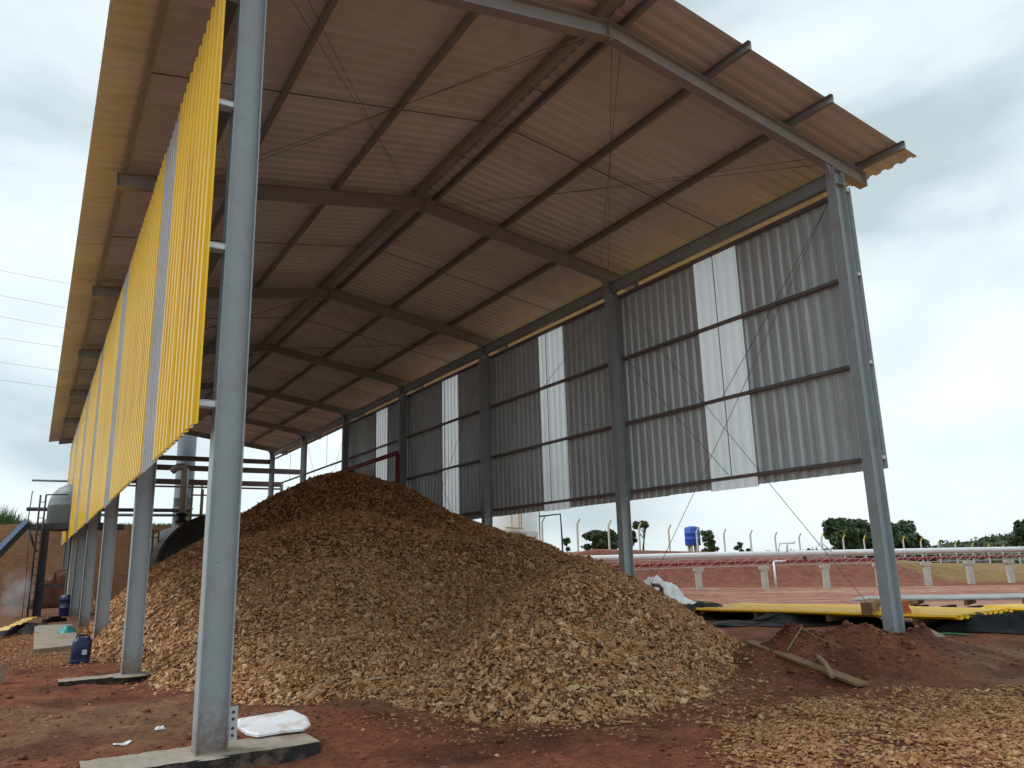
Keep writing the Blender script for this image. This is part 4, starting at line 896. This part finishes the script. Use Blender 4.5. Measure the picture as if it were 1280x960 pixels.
# ================================================================== BOILER YARD BEHIND THE SHED
def boiler_yard():
    # retaining wall with soil plateau and grass
    m_ = MB(); x0, x1, yw = -16, 8, 44.6; n = 80; top = 4.35; vs_ = []
    for k in range(n+1):
        x = x0+(x1-x0)*k/n; zt = top+.12*float(fbm(np.array([x]), np.array([3.]), .5, 3, 1)[0]); dp = .10*float(fbm(np.array([x]), np.array([9.]), .7, 3, 2)[0])
        vs_ += [(x, yw+dp, -.4), (x, yw+.06+dp, zt*.5), (x, yw+.12+dp, zt), (x, yw+.9, zt+.02), (x, yw+.9, -.4)]
    fs = [(5*k+j, 5*k+5+j, 5*k+6+j, 5*k+1+j) for k in range(n) for j in range(4)]+[(0, 1, 2, 3, 4), (5*n+4, 5*n+3, 5*n+2, 5*n+1, 5*n)]
    o = m_.add(vs_, fs).build('retaining_wall', 'retaining', None, (x0, yw, 0)); tag(o, 'earth-brown block retaining wall behind the far end of the shed', 'wall')
    rng = np.random.default_rng(5); nb = 5200; x = rng.uniform(-15, 7, nb); y = rng.uniform(44.9, 47.5, nb); hgt = rng.uniform(.3, .9, nb)*(.35+1.25*sstep(-1.2, -3.4, x)) ; a = rng.uniform(0, 6.28, nb); lean = rng.normal(size=(nb, 2))*.28
    B = np.stack([x, y, np.full(nb, 4.25)], -1); wv = np.stack([np.cos(a), np.sin(a), 0*a], -1)*.035; T = B+np.stack([lean[:, 0]*hgt, lean[:, 1]*hgt, hgt], -1); V = np.stack([B-wv, B+wv, T], 1).reshape(-1, 3)
    o = obj('tall_grass', np_mesh('tall_grass', V, np.arange(3*nb).reshape(-1, 3), 'grass')); tag(o, 'green tufts of tall grass along the top of the retaining wall', 'grass', None, 'stuff')
    # tank on a steel platform with ladder
    D = 31.5; zc = at(60, 655, D)[2]
    pl = thing('steel_platform', 'dark steel platform with ladder carrying the grey tank at far left', 'platform', tuple(at(58, 760, D)*(1, 1, 0)))
    a, b_ = at(34, 653, D), at(125, 657, D); a[2] = b_[2] = zc-.1; f_ = np.array((_sy, _cy, 0)); MB().bar(a+f_*1.0, b_+f_*1.0, 2.0, .22).build('deck', 'dark_steel', pl)
    for nm, p1, p2 in (('leg', (55, 657), (47, 742)), ('leg', (60, 657), (52, 740))):
        q = at(*p1, D); MB().bar((q[0], q[1], gz(q[0], q[1])-.1), (q[0], q[1], zc-.2), .16, .16, 0, (0, 1, 0)).build(nm, 'dark_steel', pl)
    for dd in (1.7,):
        q = at(58, 657, D+dd); MB().bar((q[0], q[1], -.2), (q[0], q[1], zc-.2), .14, .14, 0, (0, 1, 0)).build('leg', 'dark_steel', pl)
    q = at(120, 657, D); MB().bar((q[0], q[1], -.2), (q[0], q[1], zc-.2), .16, .16, 0, (0, 1, 0)).build('leg', 'dark_steel', pl)
    r1, r2 = at(50.5, 648, D-.4), at(44.5, 648, D-.5)
    for r_ in (at(50, 690, D-.35), at(43, 690, D-.35)): MB().tube([(r_[0], r_[1], gz(r_[0], r_[1])-.05), (r_[0], r_[1], zc+1.15)], .035, 7).build('ladder_rail', 'dark_steel', pl)
    ra, rb = at(50, 690, D-.35), at(43, 690, D-.35)
    for k in range(14): z = .25+k*.32; MB().tube([(ra[0], ra[1], z), (rb[0], rb[1], z)], .018, 5).build('rung', 'dark_steel', pl)
    hr = at(50, 690, D-.35); h2 = at(78, 690, D-.2); MB().tube([(hr[0], hr[1], zc+1.15), (h2[0], h2[1], zc+1.15)], .03, 6).build('hand_rail', 'dark_steel', pl)
    q = at(44, 600, D); MB().tube([(q[0]-.1, q[1], zc), (q[0]-.05, q[1], zc+1.35)], .02, 5).build('rail_post', 'dark_steel', pl)
    s1, s2 = at(34, 657, D), at(45, 690, D); MB().tube([s1, s2], .05, 6).build('knee_brace', 'dark_steel', pl)
    s1, s2 = at(52, 732, D), at(78, 732, D); MB().bar(s1, s2, .1, .12).build('tie_beam', 'dark_steel', pl)
    c = at(92, 655, D+1.0); r = 1.0; tk = thing('grey_tank', 'grey upright tank with domed top on the steel platform', 'tank', (c[0], c[1], zc+.01))
    MB().lathe((c[0], c[1], zc+.01), [(r*.96, 0), (r, .04), (r, .72), (r*1.01, .74), (r*1.01, .78), (r, .80), (r*.97, 1.0), (r*.86, 1.28), (r*.66, 1.5), (r*.38, 1.65), (0, 1.7)], 32).build('shell', 'tank_grey', tk)
    MB().lathe((c[0], c[1], zc+1.6), [(.16, 0), (.16, .25), (.22, .26), (.22, .32), (0, .33)], 14).build('nozzle', 'tank_grey', tk)
    p1, p2 = at(-14, 703, 27.5), at(33, 655, 31); o = MB().bar(p1, p2, .22, .30).build('blue_stringer', 'blue_steel', None, tuple(p1)); tag(o, 'sloping blue steel stair stringer at the left edge leading up to the platform', 'stair stringer')
    p1, p2 = at(36, 672, D-.2), at(32, 730, D-.2); o = MB().tube([p1, p2, p2*(1, 1, 0)+(0, 0, -.1)], .018, 5).build('drop_pipe', 'dark_steel', None, tuple(p1)); tag(o, 'thin dark pipe hanging below the stair stringer at far left', 'pipe')
    # pipes and beams crossing behind the shed
    def cross(name, y, xa, ya, xb, yb, r, mt, label, boxy=False):
        a = np.array(on(xa, ya, 1, y)); b2 = np.array(on(xb, yb, 1, y)); z = .5*(a[2]+b2[2]); a[2] = b2[2] = z
        m_ = MB(); (m_.bar(a, b2, r*1.6, r*2) if boxy else m_.tube([a, b2], r, 9)); o = m_.build(name, mt, None, tuple(a)); tag(o, label, 'beam' if boxy else 'pipe')
    cross('steel_beam', 39.3, 150, 570, 343, 577.5, .13, 'purple_steel', 'highest of the dark purple beams crossing the far end of the shed', True)
    cross('steel_beam', 37.2, 150, 582, 379, 590.5, .14, 'purple_steel', 'second highest dark purple beam crossing behind the near column', True)
    cross('steel_beam', 41.5, 150, 600, 351, 606, .15, 'purple_steel', 'third highest dark purple beam at the far end of the shed', True)
    cross('yard_pipe', 41.9, 150, 607, 350, 611, .06, 'purple_steel', 'thin purple pipe running just below the third purple beam')
    cross('yard_pipe', 42.6, 33, 636, 238, 638.5, .11, 'dark_steel', 'long dark pipe running behind the grey tank at its mid height')
    cross('yard_pipe', 43.0, 100, 643, 330, 645, .09, 'tank_grey', 'grey blue pipe running below the long dark pipe')
    cross('yard_pipe', 42.3, 40, 600.5, 130, 602.5, .06, 'tank_grey', 'thin grey pipe with rounded end above the grey tank')
    P = [np.array(on(352, 604, 1, 42)), np.array(on(352, 611, 1, 42))]; P.append(P[1]*(1, 1, 0)+(0, 0, -.2)); o = MB().tube(P, .10, 9).build('down_pipe', 'tank_grey', None, tuple(P[0])); tag(o, 'grey pipe dropping beside the far right end of the shed', 'pipe')
    # red rail pipe
    X = WID-.55; a = np.array(on(497, 563, 0, X)); b2 = np.array(on(345, 618, 0, X)); c2 = np.array(on(337, 628, 0, X)); zt = .5*(a[2]+b2[2]); a[2] = zt; b2[2] = zt-.1; 
    t_ = thing('red_pipe', 'dark red pipe rising and running along the right side above the heap', 'pipe', (a[0], a[1], 0)); MB().tube([(a[0], a[1], 1.0), (a[0], a[1], zt-.06), (a[0], a[1]+.06, zt), b2, (b2[0], b2[1]+.5, b2[2]-.25), (b2[0], b2[1]+.5, 2.)], .085, 10).build('main_run', 'red_pipe', t_)
    for y in (24.5, 31): MB().bar((X, y, zt-.06), (WID-.1, y, zt-.06), .06, .08).build('support_arm', 'dark_steel', t_)
    # chimney
    c = at(224, 700, 47.5); o = thing('boiler_chimney', 'tall round grey chimney standing behind the boiler', 'chimney', (c[0], c[1], -.2)); MB().lathe((c[0], c[1], -.2), [(.62, 0), (.60, 3.2), (.55, 3.3), (.55, 6), (.565, 6.02), (.565, 6.1), (.55, 6.12), (.55, 13.5)], 28).build('stack', 'tank_grey', o)
    MB().lathe((c[0], c[1], 5.2), [(.56, 0), (.60, 0), (.60, .08), (.56, .08)], 28).build('flange', 'tank_grey', o)
    # boiler: horizontal drum, dark end towards the camera, clad shell
    Y = 27.; cc = np.array(on(268, 712, 1, Y)); r = 2.25; cz = cc[2]
    bl = thing('boiler', 'large black-ended horizontal boiler drum half hidden behind the heap', 'boiler', (cc[0], Y, 0))
    n = 48; m_ = MB(); vs_ = [(cc[0]+r*math.cos(2*math.pi*k/n), y, cz+r*math.sin(2*math.pi*k/n)) for y in (Y+.12, Y+9) for k in range(n)]
    m_.add(vs_, [(k, (k+1) % n, n+(k+1) % n, n+k) for k in range(n)], 0, True); m_.f.append([n+k for k in range(n)]); m_.mi.append(0); m_.sm.append(False); m_.build('shell', 'boiler_clad', bl)
    m_ = MB(); rings = [(r*1.03, .14), (r*1.03, -.05), (r*.96, -.09), (r*.955, -.05), (r*.86, -.06), (r*.85, -.12), (r*.6, -.22), (r*.3, -.28), (0, -.30)]; vs_ = [(cc[0]+q*math.cos(2*math.pi*k/n), Y+dy, cz+q*math.sin(2*math.pi*k/n)) for q, dy in rings for k in range(n)]
    m_.add(vs_, [(i*n+k, (i+1)*n+k, (i+1)*n+(k+1) % n, i*n+(k+1) % n) for i in range(len(rings)-1) for k in range(n)], 0, True); m_.build('end_cover', 'boiler_black', bl)
    for dx, dz, w_, h in ((-1.25, .2, .8, .34), (-.5, .95, .7, .4)): MB().box((cc[0]+dx-w_/2, Y-.36, cz+dz-h/2), (cc[0]+dx+w_/2, Y-.1, cz+dz+h/2)).build('fire_door', 'boiler_clad', bl)
    for y in (Y+1.4, Y+6): MB().box((cc[0]-r*.8, y, -.3), (cc[0]+r*.8, y+.5, cz-r*.55)).build('saddle', 'dark_steel', bl)
    # steam pipe and guard rail on top of the boiler
    p = np.array(on(232, 640, 1, Y+1.5)); pt = np.array(on(232, 583, 1, Y+1.5)); q2 = pt+(-.55, 0, -.25); zb = cz+math.sqrt(max(.1, r*r-(p[0]-cc[0])**2))-.1
    MB().tube([(pt[0], pt[1], zb), (pt[0], pt[1], pt[2]-.15), (pt[0]-.08, pt[1], pt[2]), (pt[0]-.3, pt[1], pt[2]-.02), q2], .15, 12).build('steam_pipe', 'galv', bl)
    MB().lathe((pt[0], pt[1], zb+.1), [(.16, 0), (.26, .0), (.26, .12), (.17, .13), (.17, .32), (.26, .33), (.26, .42), (.15, .43)], 14).build('valve', 'dark_steel', bl)
    pts = [np.array(on(px, 615, 1, yy)) for px, yy in ((240, Y+1.0), (252, Y+1.0), (262, Y+1.0), (240, Y+3.0), (254, Y+3))]
    zr = np.array(on(250, 606, 1, Y+1.))[2]
    for q in pts: MB().tube([(q[0], q[1], cz+math.sqrt(max(.1, r*r-(q[0]-cc[0])**2))-.1), (q[0], q[1], zr)], .035, 6).build('guard_post', 'yellow_rail', bl)
    for z in (zr, zr-.45):
        MB().tube([(pts[0][0], pts[0][1], z), (pts[2][0]+1, pts[2][1], z)], .035, 6).build('guard_rail', 'yellow_rail', bl); MB().tube([(pts[0][0], pts[0][1], z), (pts[3][0], pts[3][1], z)], .035, 6).build('guard_rail', 'yellow_rail', bl)
    # yellow guarded walkway left of the boiler
    g = np.array(on(180, 735, 1, 30.)); t_ = thing('yellow_walkway', 'small yellow guard frame beside the boiler left flank', 'guard rail', (g[0], 30, 0))
    for px in (164, 189, 196): q = np.array(on(px, 700, 1, 30.)); MB().bar((q[0], 30, -.2), (q[0], 30, np.array(on(px, 664, 1, 30.))[2]), .07, .07, 0, (0, 1, 0)).build('post', 'yellow_rail', t_)
    for y in (664, 672, 705): a, b2 = np.array(on(164, y, 1, 30.)), np.array(on(197, y, 1, 30.)); b2[2] = a[2]; MB().bar(a, b2, .05, .06).build('rail', 'yellow_rail', t_)
    a, b2 = np.array(on(160, 735, 1, 30.2)), np.array(on(166, 735, 1, 30.2)); MB().box((a[0], 30.1, .0), (b2[0], 30.3, np.array(on(163, 664, 1, 30.2))[2])).build('panel', 'yellow_rail', t_)
    # stacked poles leaning by the columns
    c0 = np.array(on(143, 757, 1, 22.)); t_ = thing('pole_bundle', 'fan of thin brown poles leaning behind the third column', 'poles', (c0[0], 22, 0))
    for k in range(11):
        f = k/10; p1 = np.array((c0[0]-.25+.5*f, 21.8+.1*k % .4, gz(c0[0], 22))); p2 = p1+np.array((-.7+1.2*f, .5, .95+.25*math.sin(k*2.1))); MB().tube([p1, p2], .03, 6).build('pole', 'wood_plank', t_)
    # blue drum and debris by the ladder
    q = on(83, 768, 2, 0.); zz_ = gz(q[0], q[1]); t_ = thing('blue_drum', 'small blue drum beside the concrete pillar at far left', 'drum', (q[0], q[1], zz_)); MB().lathe((q[0], q[1], zz_), [(.25, 0), (.27, .03), (.27, .3), (.29, .31), (.29, .34), (.27, .35), (.27, .6), (.29, .61), (.29, .64), (.25, .8), (0, .81)], 20).build('body', 'blue_plastic', t_)
    q = on(68, 755, 2, 0.); crumpled('yellow_tarpaulin', 'yellow_paint', 'yellow plastic strip draped over dark rubble near the ladder', 'tarpaulin', (q[0], q[1], gz(q[0], q[1])), .45, 2.2, .7, .2, 16, 14, .6)
    q = on(58, 752, 2, 0.); crumpled('rubble_heap', 'brown_pipe', 'dark brown rubble heap at the foot of the platform ladder', 'rubble', (q[0], q[1], gz(q[0], q[1])), 1.6, 2.6, .7, .3, 24, 15, .7)
    # earth heap behind the ladder
    q = on(70, 755, 1, 38.); crumpled('earth_heap', 'earth', 'reddish earth heap behind the platform ladder', 'earth', (q[0], q[1], gz(q[0], q[1])), 2.6, 2.0, 1.9, .1, 24, 16, .3)
boiler_yard()

# ================================================================== STEAM PUFF
def steam():
    c = at(22, 742, 31.); m_ = MB(); n = 20; prof = []
    for i in range(13): a = math.pi*i/12; prof.append((max(.001, 1.0*math.sin(a)*(.8+.25*math.cos(a*2))), -1.15*math.cos(a)))
    m_.lathe(tuple(c), prof, n); o = m_.mesh('steam_puff', []) if False else None
    me = bpy.data.meshes.new('steam_puff'); me.from_pydata([tuple(np.array(v)-c) for v in m_.v], [], m_.f); me.update()
    mt = bpy.data.materials.new('steam'); mt.use_nodes = True; t = mt.node_tree; t.nodes.clear(); ou = N(t, 'ShaderNodeOutputMaterial'); pv = N(t, 'ShaderNodeVolumePrincipled'); pv.inputs['Color'].default_value = (.93, .95, 1, 1)
    tcn = N(t, 'ShaderNodeTexCoord'); ln = N(t, 'ShaderNodeVectorMath', operation='LENGTH'); t.links.new(tcn.outputs['Object'], ln.inputs[0])
    mr = N(t, 'ShaderNodeMapRange'); mr.inputs[1].default_value = .15; mr.inputs[2].default_value = .95; mr.inputs[3].default_value = 1; mr.inputs[4].default_value = 0; t.links.new(ln.outputs['Value'], mr.inputs[0])
    nz_ = N(t, 'ShaderNodeTexNoise'); nz_.inputs['Scale'].default_value = 2.2; nz_.inputs['Detail'].default_value = 5; t.links.new(tcn.outputs['Object'], nz_.inputs['Vector'])
    m2 = N(t, 'ShaderNodeMapRange'); m2.inputs[1].default_value = .38; m2.inputs[2].default_value = .7; t.links.new(nz_.outputs[0], m2.inputs[0])
    mu = N(t, 'ShaderNodeMath', operation='MULTIPLY'); t.links.new(mr.outputs[0], mu.inputs[0]); t.links.new(m2.outputs[0], mu.inputs[1]); mu2 = N(t, 'ShaderNodeMath', operation='MULTIPLY'); mu2.inputs[1].default_value = 2.2; t.links.new(mu.outputs[0], mu2.inputs[0])
    t.links.new(mu2.outputs[0], pv.inputs['Density']); t.links.new(pv.outputs[0], ou.inputs['Volume']); me.materials.append(mt)
    o = obj('steam_puff', me, None, tuple(c)); tag(o, 'pale puff of steam drifting near the ground at far left', 'steam', None, 'stuff')
steam()

# ================================================================== POWER LINES
for k, (y0, sl) in enumerate(((330, .196), (361, .19), (387, .177), (413, .15), (443, .14), (465, .13))):
    a = at(-260, y0-260*sl*1.05, 70); b_ = at(330, y0+330*sl*.9, 95); n = 9
    pts = [a+(b_-a)*f-np.array((0, 0, 1.2*4*f*(1-f))) for f in np.linspace(0, 1, n)]
    o = MB().tube(pts, .015, 4).build('power_line', 'wire', None, tuple(a)); tag(o, ('topmost', 'second from top', 'third from top', 'fourth from top', 'fifth from top', 'lowest')[k]+' of the six thin power lines in the sky left of the roof', 'power line', 'overhead power lines')
